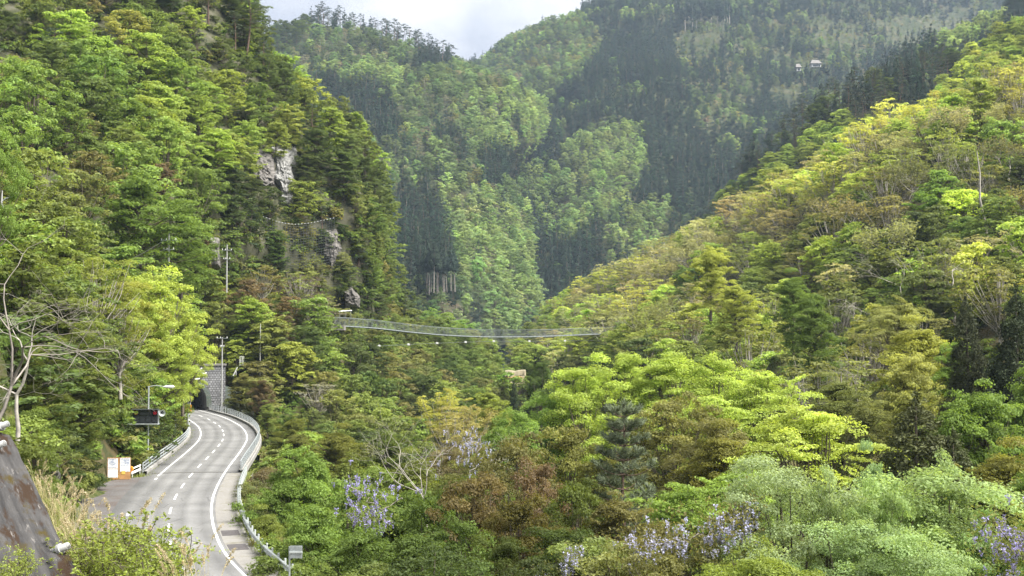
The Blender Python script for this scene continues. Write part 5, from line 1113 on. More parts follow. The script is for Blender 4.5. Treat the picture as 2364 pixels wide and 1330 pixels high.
# mossy rock outcrop on the bank
def rock(name, label, pts, Y, depth, m, sub=26, amp=.5, wave=1.6, cat='rock', tilt=0.0, on=None):
    """bulging rock whose outline is the polygon (px), standing out of the slope behind"""
    poly = pts; xs = [p[0] for p in poly]; ys = [p[1] for p in poly]; c = at(sum(xs) / len(xs), sum(ys) / len(ys), Y); cx, cyy = sum(xs) / len(xs), sum(ys) / len(ys); V = []; m_ = len(poly)
    ring_n = 40; rr = 12
    P2 = np.array(poly + [poly[0]], float); L_ = np.concatenate([[0], np.cumsum(np.linalg.norm(np.diff(P2, axis=0), axis=1))]); tt = np.linspace(0, L_[-1], ring_n, endpoint=False); O = np.stack([np.interp(tt, L_, P2[:, 0]), np.interp(tt, L_, P2[:, 1])], 1)
    for k in range(rr + 1):
        f = k / rr
        for o in O: V.append(at(cx + (o[0] - cx) * f, cyy + (o[1] - cyy) * f, Y + depth * f ** 7.0 - (o[1] - cyy) * f * tilt))
    V = np.array(V)
    if on is not None:                                                   # lie on that hillside, standing proud of it
        g3 = on.G.reshape(-1, 3); g2 = project(g3); k_ = 0
        for k in range(rr + 1):
            f = k / rr
            for o in O:
                x_, y_ = cx + (o[0] - cx) * f, cyy + (o[1] - cyy) * f; d_ = (g2[:, 0] - x_) ** 2 + (g2[:, 1] - y_) ** 2; i_ = np.argpartition(d_, 4)[:4]; V[k_] = at(x_, y_, float(np.mean(g3[i_, 1])) - 2.6 * (1 - f ** 5) + 1.2 * f ** 5); k_ += 1
        c = V[0].copy()
    nz = vnoise(V / wave) + .6 * np.abs(vnoise(V / wave * 2.3 + 4)) + .3 * vnoise(V / wave * 5); V[:, 1] += nz * amp + (.35 * amp * np.sin(V[:, 2] * 2.6 + 3 * vnoise(V / 2.5)) if tilt else 0); V[:, 0] += .4 * amp * vnoise(V / wave + 9); V[:, 2] += .4 * amp * vnoise(V / wave + 19)
    Q = [[k * ring_n + i, k * ring_n + (i + 1) % ring_n, (k + 1) * ring_n + (i + 1) % ring_n, (k + 1) * ring_n + i] for k in range(rr) for i in range(ring_n)]
    return tag(MB().add(V, Q).build(name, m, None, False, c), label, cat)
M['rock_moss'] = rock_mat('mossy_rock', (.05, .045, .012), (.15, .11, .03))
rock('boulder', 'mossy brown rock at the foot of the bank', [(132, 1040), (150, 1050), (168, 1110), (160, 1130), (128, 1125), (105, 1080)], 98, 5, M['rock_moss'], amp=.3, wave=1.0)
rock('boulder', 'grey rock below the leafy bush on the bank', [(95, 1030), (125, 1040), (142, 1100), (130, 1125), (100, 1090)], 92, 5, M['rock_grey'], amp=.3, wave=1.0)
rock('rock_face', 'white bare rock face on the crag', [(624, 338), (640, 330), (662, 334), (688, 330), (690, 366), (678, 392), (684, 424), (672, 448), (682, 486), (652, 482), (646, 440), (630, 418), (634, 380)], 280.5, 4, M['rock_white'], tilt=1, on=cliff_hill, amp=.7, wave=2.0)
rock('rock_face', 'dark grey rock face beside the white one', [(578, 340), (636, 336), (640, 428), (612, 440), (580, 405)], 281.5, 4, M['rock_grey'], tilt=1, on=cliff_hill, amp=.6, wave=1.8)
rock('rock_face', 'grey rock showing through the rockfall net', [(745, 530), (780, 525), (790, 575), (765, 625), (740, 590)], 279, 4, M['rock_grey'], tilt=1, on=cliff_hill, amp=.6, wave=1.8)
rock('rock_face', 'pale broken rock above the footbridge landing', [(790, 672), (812, 662), (832, 685), (828, 712), (795, 718)], 281, 5, M['rock_grey'], amp=.8, wave=1.4)
rock('rock_face', 'grey rock behind the far utility pole', [(482, 545), (505, 550), (508, 622), (488, 626)], 232, 7, M['rock_grey'], amp=.6, wave=1.4)
rock('rock_face', 'pale rock low in the gorge under the footbridge', [(905, 812), (935, 808), (942, 852), (920, 862)], 300, 8, M['rock_grey'], amp=.7, wave=1.4)

# ------------------------------------------------------------------ roadside things
def upright(p, h, r, m, name, par, r2=None, n=10): return kid(MB().tube([p, p + np.array([0, 0, h])], [r, r2 or r], n), name, m, par, True)
# notice boards
b0, b1 = ground(247, 1108), ground(301, 1107); bx = (b1 - b0) / np.linalg.norm(b1 - b0); by = np.array([-bx[1], bx[0], 0]); Wd = np.linalg.norm(b1 - b0); UPV = np.array([0, 0, 1.0])
nb = thing('notice_board', 'pair of plywood notice panels with white and blue posters by the apron', 'notice board', b0)
def on(u, v, d): return b0 + bx * u + UPV * v + by * d
def sheet(u0, u1, v0, v1, d, name, m, par, th=.012):
    return kid(MB().box(on((u0 + u1) / 2, (v0 + v1) / 2, d), (u1 - u0, th, v1 - v0), [bx, by, UPV]), name, m, par)
h2 = Wd / 2
for u0 in (0.0, h2 + .02): sheet(u0, u0 + h2 - .02, .02, 2.0, .05, 'panel', M['plywood'], nb, .04)
for u in (.15, h2 - .1, h2 + .15, Wd - .15): kid(MB().box(on(u, .9, .12), (.06, .09, 1.9), [bx, by, UPV]), 'post', M['plywood'], nb)
po = sheet(.06, h2 - .09, 1.0, 1.93, .02, 'poster', M['poster'], nb); sheet(.06, h2 - .09, .2, .95, .02, 'poster', M['poster'], nb)
pq = sheet(h2 + .1, Wd - .04, .72, 1.96, .02, 'poster', M['poster'], nb); sheet(h2 + .24, h2 + .56, .48, .78, .01, 'note', M['note'], nb)
rr_ = np.random.default_rng(4); mp_ = MB(); md_ = MB()
for k in range(34):
    u, v, w = rr_.uniform(.1, h2 - .4), rr_.uniform(1.25, 1.82), rr_.uniform(.03, .26); mp_.box(on(u + w / 2, v, .008), (w, .004, .010), [bx, by, UPV])
for k in range(13): v = 1.87 - k * .002; md_.box(on(.12 + k * .055, 1.88, .008), (.035, .004, .05), [bx, by, UPV])
for k in range(10): md_.box(on(.12 + k * .07, 1.12, .008), (.05, .004, .03), [bx, by, UPV])
kid(mp_, 'printed_map', M['ink'], nb); kid(md_, 'printed_title', M['ink_dark'], nb); mt = MB()
for k in range(12): mt.box(on(h2 + .2 + k * .06, 1.88, .008), (.04, .004, .05), [bx, by, UPV])
kid(mt, 'printed_title', M['ink_dark'], nb); mc = MB()
for r in range(9):
    for c in range(4):
        if rr_.random() < .75: mc.box(on(h2 + .42 + c * .13 + .05, 1.75 - r * .05, .008), (.10, .004, .016), [bx, by, UPV])
for v in (1.78, 1.55, 1.3): mc.box(on((h2 + Wd) / 2 + .05, v, .008), (h2 * .72, .004, .01), [bx, by, UPV])
for r in range(4): mc.box(on(h2 + .55, 1.2 - r * .09, .008), (.012, .004, .06), [bx, by, UPV]); mc.box(on(h2 + .25, 1.5 - r * .12, .008), (.06, .004, .02), [bx, by, UPV])
kid(mc, 'printed_table', M['ink'], nb)
tag(MB().box(ground(240, 1104) + [0, 0, .45], (.35, .5, .9), [bx, by, UPV]).box(ground(240, 1104) + [0, 0, .93], (.40, .55, .06), [bx, by, UPV]).build('utility_box', M['pole'], None), 'small grey box standing at the left end of the notice boards', 'box')
# little white barrier with an orange lamp
q0 = ground(303, 1103); wb = thing('road_barrier', 'small white plank barrier with orange lamp beside the notice boards', 'barrier', q0); q1 = ground(325, 1096); bb = (q1 - q0) / np.linalg.norm(q1 - q0)
for z, t_0 in ((.42, 0.0), (.8, .1)): kid(MB().bar(q0 + bb * t_0 + [0, 0, z], q1 + [0, 0, z + .12], .06, .2 if z < .5 else .12), 'plank', M['white'], wb)
for f in (.12, .9): kid(MB().bar(q0 + (q1 - q0) * f, q0 + (q1 - q0) * f + [0, 0, .95], .05, .06), 'leg', M['white'], wb)
kid(MB().bar(q0 + (q1 - q0) * .9 + [0, 0, .9], q0 + (q1 - q0) * 1.15, .05, .05), 'brace', M['white'], wb)
c = q0 + [0, -.1, .82]; kid(MB().tube([c, c + np.array([0, -.25, 0])], .26, 18), 'lamp', M['orange'], wb, True); kid(MB().tube([c + [0, -.25, 0], c + np.array([0, -.28, 0])], .12, 14), 'lens', M['amber'], wb, True)
# warning display with horn and street lamp on the same mast
s0 = ground(341, 1085); vy = s0[1]; vm = thing('warning_display', 'dark road warning display with amber and red lamps on a thin mast', 'road sign', s0); pxm = FPX / vy
vx = lambda x, y, d=0.0: at(x, y, vy + d)
upright(s0, vx(341, 893)[2], .085, M['galv'], 'mast', vm)
def vbox(x0, x1, y0, y1, d, th, name, m, par=None): a, b = vx(x0, y1, d), vx(x1, y0, d); return kid(MB().box((a + b) / 2, (abs(b[0] - a[0]), th, abs(b[2] - a[2]))), name, m, par or vm)
vbox(307, 365, 946, 978, -.22, .34, 'case', M['black']); vbox(305, 367, 944.5, 946.2, -.30, .55, 'hood', M['steel_dark']); vbox(292, 366, 977.6, 980.2, -.3, .75, 'catwalk', M['galv']); vbox(365.2, 366.6, 946.5, 977.5, -.2, .36, 'side_frame', M['galv'])
vbox(322, 351, 948.5, 957.5, -.405, .03, 'display_row', M['cell'])
for k in range(4): vbox(309.5 + k * 13.8, 320.5 + k * 13.8, 962, 974, -.405, .03, 'display_cell', M['cell'])
for x, m in ((314.5, 'amber'), (358.5, 'red')):
    c = vx(x, 952.8, -.42); kid(MB().tube([c + [0, .1, 0], c + np.array([0, -.05, 0])], .2, 18), 'lamp', M[m], vm, True); kid(MB().tube([c + [0, .02, .0], c + np.array([0, -.09, .0])], .24, 18, False), 'visor', M['black'], vm, True)
hn = thing('horn_speaker', 'grey-white horn loudspeaker mounted beside the warning display', 'loudspeaker', vx(374, 953)); c = vx(374, 953, -.2); ax = np.array([.35, -.93, -.05])
kid(MB().tube([c - ax * .35, c - ax * .1, c + ax * .08, c + ax * .2], [.07, .1, .2, .32], 20, False), 'horn', M['galv_pale'], hn, True); kid(MB().tube([c - ax * .35, c - ax * .6], .1, 12), 'driver', M['galv'], hn, True); kid(MB().tube([c - ax * .1, c + ax * .1], [.07, .03], 12), 'plug', M['steel_dark'], hn, True); kid(MB().tube([c - ax * .3, vx(366, 953, -.1)], .025, 6), 'bracket', M['galv'], hn)
def lamp_arm(base_top, tip, label, name='street_lamp', pole=None, r=.05):
    t = thing(name, label, 'street lamp', base_top if pole is None else pole); a, b = np.asarray(base_top), np.asarray(tip); mid = (a + b) / 2 + [0, 0, .12]
    if pole is not None: kid(MB().tube([pole, a], [.09, .06], 10), 'pole', M['galv'], t, True)
    d = (b - a) / np.linalg.norm(b - a); kid(MB().tube([a, mid, b], r * .8, 8), 'arm', M['galv'], t, True); kid(MB().tube([b - d * .1, b + d * .2, b + d * .8, b + d * .95], [.06, .15, .15, .06], 10), 'lamp_head', M['white'], t, True)
lamp_arm(vx(341, 893), vx(380, 893), 'street lamp arm on top of the warning display mast')
p0 = ground(404, 1020); lamp_arm(at(404, 890, p0[1]), at(444, 879, p0[1]), 'street lamp on a grey pole behind the railing, before the tunnel', pole=p0)
p0 = ground(434, 1000); lamp_arm(at(434, 880, p0[1]), at(462, 867.5, p0[1]), 'street lamp reaching across the tunnel wall', pole=p0)
p0 = np.array([*at(440, 955, 212)[:2], 0]); lamp_arm(at(438, 868, 212), at(455, 857, 212), 'farthest street lamp against the tunnel wall', pole=p0)
mp0 = ground(282, 1075); tp_ = thing('utility_pole', 'thick grey pole rising behind the notice boards', 'pole', mp0); upright(mp0, 10.0, .17, M['pole'], 'shaft', tp_, .13)
kid(MB().bar(mp0 + [-.5, 0, 8.6], mp0 + np.array([.5, 0, 8.6]), .08, .1), 'crossarm', M['galv'], tp_)
# orange construction sign near the tunnel
s0 = ground(433, 990); sg = thing('warning_sign', 'orange four-panel warning sign on a pole before the tunnel', 'road sign', s0); upright(s0, at(433, 933, s0[1])[2], .06, M['galv'], 'post', sg)
for i, (x0, x1) in enumerate(((424, 432.4), (433.6, 442))):
    for j, (y0, y1) in enumerate(((934.5, 943.2), (944.6, 952.5))):
        a, b = at(x0, y1, s0[1] - .12), at(x1, y0, s0[1] - .12); kid(MB().box((a + b) / 2, (b[0] - a[0], .05, b[2] - a[2])), 'panel', M['orange'], sg)
        if j == 0: m0 = (a + b) / 2 + [0, -.04, -.02]; kid(MB().tube([m0 + [-.12, 0, .1], m0 + [.12, 0, -.1]], .03, 6).tube([m0 + [.1, 0, .12], m0 + [-.05, 0, -.1]], .03, 6), 'symbol', M['black'], sg)
a, b = at(422, 957, s0[1] - .1), at(443, 953.6, s0[1] - .1); kid(MB().box((a + b) / 2, (b[0] - a[0], .05, b[2] - a[2])), 'white_plate', M['white'], sg)
# the back of a sign among the near trees
s0 = at(668, 1420, 62); sb = thing('road_sign', 'grey back of a road sign on a thin post among the bushes', 'road sign', s0); sY = 62
kid(MB().tube([s0, at(668.5, 1262, sY)], .045, 10), 'post', M['galv'], sb, True); a, b = at(669, 1289, sY - .1), at(698, 1260, sY - .1)
kid(MB().box((a + b) / 2, (b[0] - a[0], .025, b[2] - a[2])), 'plate', M['galv'], sb)
for k in range(9): x = a[0] + (b[0] - a[0]) * (k + .5) / 9; kid(MB().box((x, a[1] - .02, (a[2] + b[2]) / 2), (.012, .02, b[2] - a[2] - .02)), 'rib', M['galv'], sb)
kid(MB().box(((a[0] + b[0]) / 2, a[1] - .05, at(0, 1274, sY)[2]), (b[0] - a[0] + .04, .05, .07)), 'crossbar', M['galv_pale'], sb)
# utility poles
def upole(x, ytop, ybase, Y, label, arms=((.35, 1.3),), r=.15, extra=False):
    b = at(x, ybase, Y); t_ = at(x, ytop, Y); b = np.array([t_[0], t_[1], b[2]]); t = thing('utility_pole', label, 'utility pole', b); kid(MB().tube([b - [0, 0, 2], t_], [r, r * .7], 10), 'shaft', M['pole'], t, True); H = t_[2]
    for dz, w in arms:
        kid(MB().bar((b[0] - w / 2, b[1] - .1, H - dz), (b[0] + w / 2, b[1] - .1, H - dz), .08, .09), 'crossarm', M['galv'], t)
        for f in (-.45, -.15, .45): kid(MB().tube([(b[0] + f * w, b[1] - .1, H - dz + .05), (b[0] + f * w, b[1] - .1, H - dz + .28)], [.07, .05], 8), 'insulator', M['white'], t, True)
    if extra: kid(MB().tube([(b[0] - .45, b[1], H - 5.2), (b[0] - .45, b[1], H - 4.3)], .28, 14), 'transformer', M['pole'], t, True)
    return t_
tA = upole(390, 540, 650, 176, 'utility pole with crossarms before the huge tiered tree', ((.9, 2.2), (2.2, 1.5)), extra=True)
tB = upole(524, 565, 650, 228, 'utility pole with crossarms before the grey crag rock', ((1.0, 1.8), (2.6, 1.2)))
tC = upole(513, 779, 940, 219, 'tall thin utility pole in front of the tunnel wall', ((.15, 1.9), (1.6, .7)))
tD = upole(601, 748, 850, 231, 'plain thin pole on the slope right of the tunnel', (), .12)
tE = upole(4, 440, 720, 118, 'utility pole with lamp arm at the frame edge', ((1.6, .5),), .13); kid_ = bpy.data.objects['utility_pole.004'] if 'utility_pole.004' in bpy.data.objects else None
tF = upole(938, 672, 705, 480, 'tiny far pole beside the dark cedars', (), .14)
lamp_arm(at(4, 466, 118), at(22, 456, 118), 'small lamp arm on the frame-edge pole', r=.06)
def wire(a, b, sag, label, r=.02):
    a, b = np.asarray(a), np.asarray(b); t = np.linspace(0, 1, 16)[:, None]; P = a + (b - a) * t; P[:, 2] -= 4 * sag * (t * (1 - t))[:, 0]
    tag(MB().tube(P, r, 4).build('power_line', M['wire'], None, False, a), label, 'cable', 'power lines')
for k, dz in enumerate((.85, 2.1, 5.2)):
    wire(tA - [.6, 0, dz], at(-150, 690 + k * 40, 120), 2.2, 'dark power line running down from the utility pole before the tiered tree'); 
    if k < 2: wire(tA - [-.6, 0, dz], tB - [.5, 0, .9 + k], 1.2, 'dark power line between the two poles under the crag')
# white board, fence and stair rail on top of the portal
c = at(558, 833, 232); wbd = thing('signboard', 'narrow white signboard standing on top of the tunnel wall', 'sign', c - [0, 0, 1.1]); kid(MB().box(c, (.9, .12, 1.7)), 'board', M['white'], wbd); kid(MB().box(c + [0, -.08, .05], (.10, .03, 1.3)), 'print', M['ink_dark'], wbd)
for sx in (-.38, .38): kid(MB().box(c + [sx, .1, -.9], (.08, .08, 1.4)), 'post', M['galv'], wbd)
t = thing('fence', 'thin blue-grey pipe fence beside the white signboard', 'fence', at(566, 846, 232))
for y in (834, 839): kid(MB().tube([at(566, y, 232), at(606, y + 1, 234)], .035, 6), 'rail', M['blue_steel'], t)
for x in (567, 579, 592, 605): kid(MB().tube([at(x, 846, 232.5), at(x, 833, 232.5)], .04, 6), 'post', M['blue_steel'], t)
t = thing('stair_rail', 'pale handrail slanting down beside the tunnel wall', 'railing', at(538, 868, 226)); kid(MB().tube([at(548, 848, 226), at(538, 868, 226)], .10, 8), 'rail', M['white'], t); kid(MB().tube([at(545, 854, 226), at(545, 866, 226)], .04, 6), 'post', M['white'], t)

# ------------------------------------------------------------------ suspension footbridge over the gorge
DK = [(768, 750), (860, 756), (940, 765), (1010, 771.5), (1075, 775), (1140, 776.5), (1230, 776), (1300, 773.5), (1400, 769), (1490, 762)]
dx_ = np.array([p[0] for p in DK], float); fbY = lambda x: 262 + (x - 768) / 652 * 95
dp = resample([at(x, y, fbY(x)) for x, y in DK], 130); L2 = np.concatenate([[0], np.cumsum(np.linalg.norm(np.diff(dp, axis=0), axis=1))])
fb = thing('footbridge', 'long grey suspension footbridge with mesh sides across the gorge', 'footbridge', dp[0]); dr = dp[-1] - dp[0]; dr[2] = 0; dr /= np.linalg.norm(dr); sd2 = np.array([dr[1], -dr[0], 0])
def fpt(s, o, z): return np.array([np.interp(s, L2, dp[:, k]) for k in range(3)]) + sd2 * o + np.array([0, 0, z])
ss = np.linspace(0, L2[-1], 90)
kid(MB().add(np.array([fpt(s, o, z) for s in ss for o, z in ((-.75, 0), (.75, 0), (.75, -.14), (-.75, -.14), (-.75, 0))]), np.stack([(np.arange(89)[:, None] * 5 + np.arange(4)[None] + k) for k in (0, 1, 6, 5)], -1).reshape(-1, 4)), 'deck', M['blue_steel'], fb)
for o in (-.8, .8):
    kid(MB().tube([fpt(s, o, 1.62) for s in ss], .035, 5), 'handrail_cable', M['blue_steel'], fb); kid(MB().tube([fpt(s, o, -.22) for s in ss], .08, 5), 'main_cable', M['blue_steel'], fb)
    nt_ = MB()
    for z in np.arange(.2, 1.6, .24): nt_.tube([fpt(s, o, z) for s in ss[::2]], .010, 3, False)
    for s in np.arange(.3, L2[-1], .5): nt_.tube([fpt(s, o, 0), fpt(s, o, 1.6)], .008, 3, False)
    tag(kid(nt_, 'netting', M['blue_steel'], fb), kind='stuff')
    for s in np.arange(0, L2[-1], 1.75): kid(MB().box((fpt(s, o, 0) + fpt(s, o, 1.7)) / 2, (.05, .05, 1.75)), 'post', M['blue_steel'], fb)
for s in np.arange(0, L2[-1], 1.75): kid(MB().bar(fpt(s, -.95, -.2), fpt(s, .95, -.2), .08, .1), 'cross_beam', M['blue_steel'], fb)
t = thing('landing', 'pale handrail and slab where the footbridge meets the crag', 'railing', at(785, 720, 266)); kid(MB().tube([at(782, 719, 266), at(812, 717, 268)], .10, 8), 'rail', M['white'], t)
kid(MB().box(at(776, 757, 261), (3.6, 3.2, 1.0)), 'slab', M['shoulder'], t)
for x in (784, 797, 810): kid(MB().tube([at(x, 719, 267), at(x, 735, 267)], .04, 6), 'post', M['galv'], t)
FL = [(806, 802), (875, 799), (943, 795.5), (1009, 792.5), (1075, 790), (1140, 788), (1222, 788), (1304, 787)]
cp = resample([at(x, y, 255 + (x - 768) / 652 * 85) for x, y in [(745, 806)] + FL + [(1372, 786)]], 60)
tag(MB().tube(cp, .022, 4).build('slack_cable', M['blue_steel'], None, False, cp[0]), 'thin cable strung across the gorge under the footbridge', 'cable')
for x, y in FL: c = at(x, y, 255 + (x - 768) / 652 * 85); tag(MB().box(c, (.55, .3, .34)).box(c + [0, 0, .21], (.4, .2, .08)).build('cable_float', M['white'], None, False, c), 'small white box hanging on the thin cable under the footbridge', 'float', 'white boxes on the cable')

# ------------------------------------------------------------------ rockfall net on the crag
rn = thing('rockfall_net', 'rockfall net hanging on the crag from a beaded cable', 'net', at(680, 518, 268)); NC = [(578, 488), (610, 501), (645, 513), (680, 518), (715, 515), (745, 509), (772, 503)]
npth = resample([at(x, y, 266 + (x - 578) * .02) for x, y in NC], 60); kid(MB().tube(npth, .03, 5), 'cable', M['steel_dark'], rn); l3 = np.concatenate([[0], np.cumsum(np.linalg.norm(np.diff(npth, axis=0), axis=1))])
nptn = lambda s: np.array([np.interp(s, l3, npth[:, k]) for k in range(3)])
for s in np.linspace(.2, l3[-1] - .2, 27): c = nptn(s); kid(MB().box(c + [0, -.06, 0], (.15, .15, .15)), 'bead', M['white'], rn)
nw = MB()
for s in np.arange(0, l3[-1], .55): c = nptn(s); nw.tube([c, c + [0, -.4, -4.5], c + [0, .3, -9.5]], .035, 3, False)
for z in np.arange(.5, 9.5, .55): nw.tube([nptn(s) + [0, -.4 * min(1, z / 4.5), -z] for s in np.arange(0, l3[-1], 1.1)], .032, 3, False)
tag(kid(nw, 'mesh', M['steel_dark'], rn), kind='stuff')

# ------------------------------------------------------------------ terraces, far house
tr = thing('terrace', 'tan stepped terraces with an orange heap at the gorge end', 'terrace', at(1190, 884, 300))
for k, (x0, x1, y0, y1, m) in enumerate(((1166, 1214, 858, 864, 'cream'), (1172, 1212, 870, 877, 'earth'), (1176, 1210, 882, 890, 'cream'))):
    n_ = 22; xs_ = np.linspace(x0, x1, n_); top_ = np.array([at(x, y0, 300 - k * 4) for x in xs_]); top_[:, 2] += .25 * vnoise(top_ * 1.3); bot_ = top_ - [0, .5, 1.0 + .4 * (k == 1)] + vnoise(top_ * 2)[:, None] * [0, .3, .12]; bk_ = top_ + [0, 7, .1]
    kid(MB().add(np.vstack([bot_, top_, bk_]), [[r * n_ + i, r * n_ + i + 1, (r + 1) * n_ + i + 1, (r + 1) * n_ + i] for r in (0, 1) for i in range(n_ - 1)]), 'step', M[m], tr)
for x, y in ((1168, 872), (1213, 880), (1180, 894), (1200, 896), (1160, 885)): tree('shrub', 1, at(x, y + 12, 288), 3.0, 'green', unique('fresh green leafy shrub', at(x, y, 288), 2.0), 'undergrowth shrubs', g_rng, 1.2)
a = at(1191, 875, 298); hp = MB()
for k in range(60): hp.box(a + np.array([g_rng.normal() * .75, -2.6 + g_rng.normal() * .4, .1 + g_rng.random() * .45]), g_rng.uniform(.15, .45, 3), np.linalg.qr(g_rng.normal(size=(3, 3)))[0])
kid(hp, 'heap', M['heap'], tr)
def far_house(x, y, Y, w, label):
    c = at(x, y, Y); t = thing('house', label, 'house', c); h = 4.2
    kid(MB().box(c + [0, 0, h / 2], (w, 9, h)), 'wall', M['wallw'], t)
    r = MB(); e = w / 2 + 1.2; r.add(c + np.array([(-e, -6, h), (e, -6, h), (e, 6, h), (-e, 6, h), (-e * .55, 0, h + 5), (e * .55, 0, h + 5)]), [[0, 1, 5, 4], [2, 3, 4, 5], [0, 3, 2, 1]], [[0, 4, 3], [1, 2, 5]]); kid(r, 'roof', M['roof'], t)
    for k in range(4):
        f = kid(MB().box(c + [(-1.5 + k) * w / 4.4, -4.55, 1.9], (w / 7, .12, 1.8)), 'window', M['glassd'], t)
    for k in (-1, 1): kid(MB().box(c + [k * w * .42, -5.2, 1.2], (.5, .5, 2.4)), 'pillar', M['white'], t)
far_house(1882, 157, 1440, 11, 'far white house with pale hipped roof among the high cedars')
far_house(1842, 166, 1440, 4.5, 'tiny far white hut in the trees next to the house')

# ------------------------------------------------------------------ undergrowth: uncountable low growth hiding the slopes' soil
def low_mesh(seed, m, leaf=.22):
    rng = np.random.default_rng(seed); fo = Foliage()
    for i in range(9):
        th_, rr = rng.random() * 6.28, 1.2 * math.sqrt(rng.random()); a = rng.uniform(.35, .65)
        pad(fo, (math.cos(th_) * rr, math.sin(th_) * rr, .3 + .9 * rng.random()), (a, a, a * .5), leaf, .9, rng, jit=.8)
    return fo.mesh('low_growth', m)
FAR['low'] = [low_mesh(900 + i, M['leaf_far']) for i in range(4)]; BASEH['low'] = BASEH['fine'] = 1.6; FAR['fine'] = [low_mesh(910 + i, M['leaf_far'], .09) for i in range(4)]
def undergrowth(P, cols, label, h=(1.2, 2.6)):
    forest('undergrowth', label, [(p, 'fine' if p[1] < 110 else 'low', cols[g_rng.integers(len(cols))], g_rng.uniform(*h), '') for p in P], g_rng)
def spread(sheet, n, keep=lambda x, y, p: True):
    S, _ = sheet.sample(n, g_rng); q = project(S); return [p for p, x in zip(S, q) if -120 < x[0] < 2480 and -80 < x[1] < 1450 and keep(x[0], x[1], p)]
rock_keep = lambda x, y, p: not (585 < x < 690 and 335 < y < 480)
undergrowth(spread(cliff_hill, 5200, rock_keep), ['deep', 'deep', 'mid', 'olive', 'green'], 'low green growth covering the crag')
undergrowth(spread(tunnel_hill, 2600, lambda x, y, p: not inpoly(portal_poly, (x, y))), ['deep', 'mid', 'olive', 'green'], 'low green growth on the knoll and gorge sides')
undergrowth(spread(right_slope, 5200), ['mid', 'olive', 'olive', 'green', 'tan'], 'low olive growth under the trees across the gorge')
undergrowth(spread(left_bank, 1500, lambda x, y, p: not (p[1] < 119 and 215 < x < 420 and y > 1000) and x < 400), ['deep', 'mid', 'green', 'olive'], 'low green growth on the roadside bank')
vg = []
ap_g = [tuple(ground(*w)[:2]) for w in ap]
for k in g_rng.permutation(len(NG))[:9000]:
    p = NG[k] + np.array([g_rng.uniform(-.8, .8), g_rng.uniform(-.8, .8), 0]); dd_ = rd[k]
    if p[1] < 26 or (dd_ < (6.8 if rdi[k] < I_JOINT else 6.0)) or inpoly(ap_g, (p[0], p[1])) or (rdi[k] < I_JOINT and dd_ < 9 and p[0] < CL[rdi[k]][0]): continue
    qx = project(p)
    if -100 < qx[0] < 2460 and qx[1] < 1500 and not (p[1] < 130 and qx[0] < 420 and qx[1] > 1000 and p[1] > 75): vg.append(p)
undergrowth(vg, ['deep', 'mid', 'mid', 'olive', 'green'], 'low green growth on the valley floor', (1.0, 2.0))

# ------------------------------------------------------------------ wisteria in flower
M['wisteria'] = leaf_mat('wisteria_petals', False, .3, (.36, .33, .62)); M['wisteria2'] = leaf_mat('wisteria_pale_petals', False, .3, (.43, .43, .63))
def wisteria(label, path, Y, n, spreadpx, m, leafcol, seed, leafy=500):
    rng = np.random.default_rng(seed); P = np.array(path, float); t = rng.random(n) * (len(P) - 1); i = t.astype(int).clip(0, len(P) - 2); f = (t - i)[:, None]; C2 = P[i] * (1 - f) + P[i + 1] * f + rng.normal(size=(n, 2)) * spreadpx
    k = np.array([vnoise(np.array([c[0] / 40, c[1] / 40, seed])) for c in C2]); C2 = C2[k > -.25]; o3 = at(*P[len(P) // 2], Y); e = thing('wisteria_vine', label, 'wisteria', o3)
    fo = Foliage(); fl = Foliage()
    for c in C2:
        w = at(c[0], c[1], Y + rng.normal() * .7) - o3; m_ = 16; z = rng.random(m_); L_ = rng.uniform(.22, .42)
        q = w + np.stack([rng.normal(size=m_) * .07 * (1 - z), rng.normal(size=m_) * .07 * (1 - z), -z * L_], 1); V, _ = leaves(q, rng.normal(size=(m_, 3)), .045, .8, rng); fo.put(V, np.clip(.5 + rng.normal() * .15 + rng.normal(size=m_) * .2, 0, 1))
    c = C2[rng.integers(0, len(C2), leafy)] + rng.normal(size=(leafy, 2)) * spreadpx * .9; q = np.array([at(a, b, Y + rng.normal() * .8) for a, b in c]) - o3
    V, _ = leaves(q, rng.normal(size=(leafy, 3)) + [0, 0, .6], .085, .5, rng); fl.put(V, rng.random(leafy))
    obj('blossom', fo.mesh('blossom', m), e); lv = obj('foliage', fl.mesh('foliage', M['leaf']), e); lv.color = leafcol
    V = []; P3 = resample([at(*q, Y + .6) - o3 for q in path], 20); obj('stem', wood_mesh('stem', [(P3 + np.random.default_rng(seed).normal(size=P3.shape) * .1, np.full(20, .035))], M['grey_bark'], 5), e)
wisteria('lavender wisteria draped over the green tree left of centre', [(800, 1120), (850, 1150), (880, 1175), (930, 1150)], 66.5, 150, 24, M['wisteria'], C4(.2, .25, .06), 1)
wisteria('second lavender wisteria trail below the draped one', [(800, 1185), (850, 1200), (900, 1205)], 66, 60, 12, M['wisteria'], C4(.2, .25, .06), 7)
wisteria('pale lilac wisteria mound left of the pale green tree', [(1440, 1265), (1520, 1258), (1600, 1240), (1660, 1235), (1720, 1215)], 49.5, 230, 26, M['wisteria2'], C4(.18, .17, .06), 2, 1200)
wisteria('pale lilac wisteria tip climbing beside the pale green tree', [(1640, 1215), (1690, 1195), (1740, 1185)], 50.5, 80, 17, M['wisteria2'], C4(.2, .2, .07), 3)
wisteria('lilac wisteria trailing at the bottom edge below the young pine', [(1240, 1325), (1290, 1315), (1330, 1275)], 52, 90, 11, M['wisteria2'], C4(.16, .17, .06), 4)
wisteria('purple wisteria in the bottom corner', [(2300, 1215), (2340, 1260), (2364, 1230), (2364, 1300)], 44, 170, 32, M['wisteria'], C4(.2, .22, .06), 5, 900)
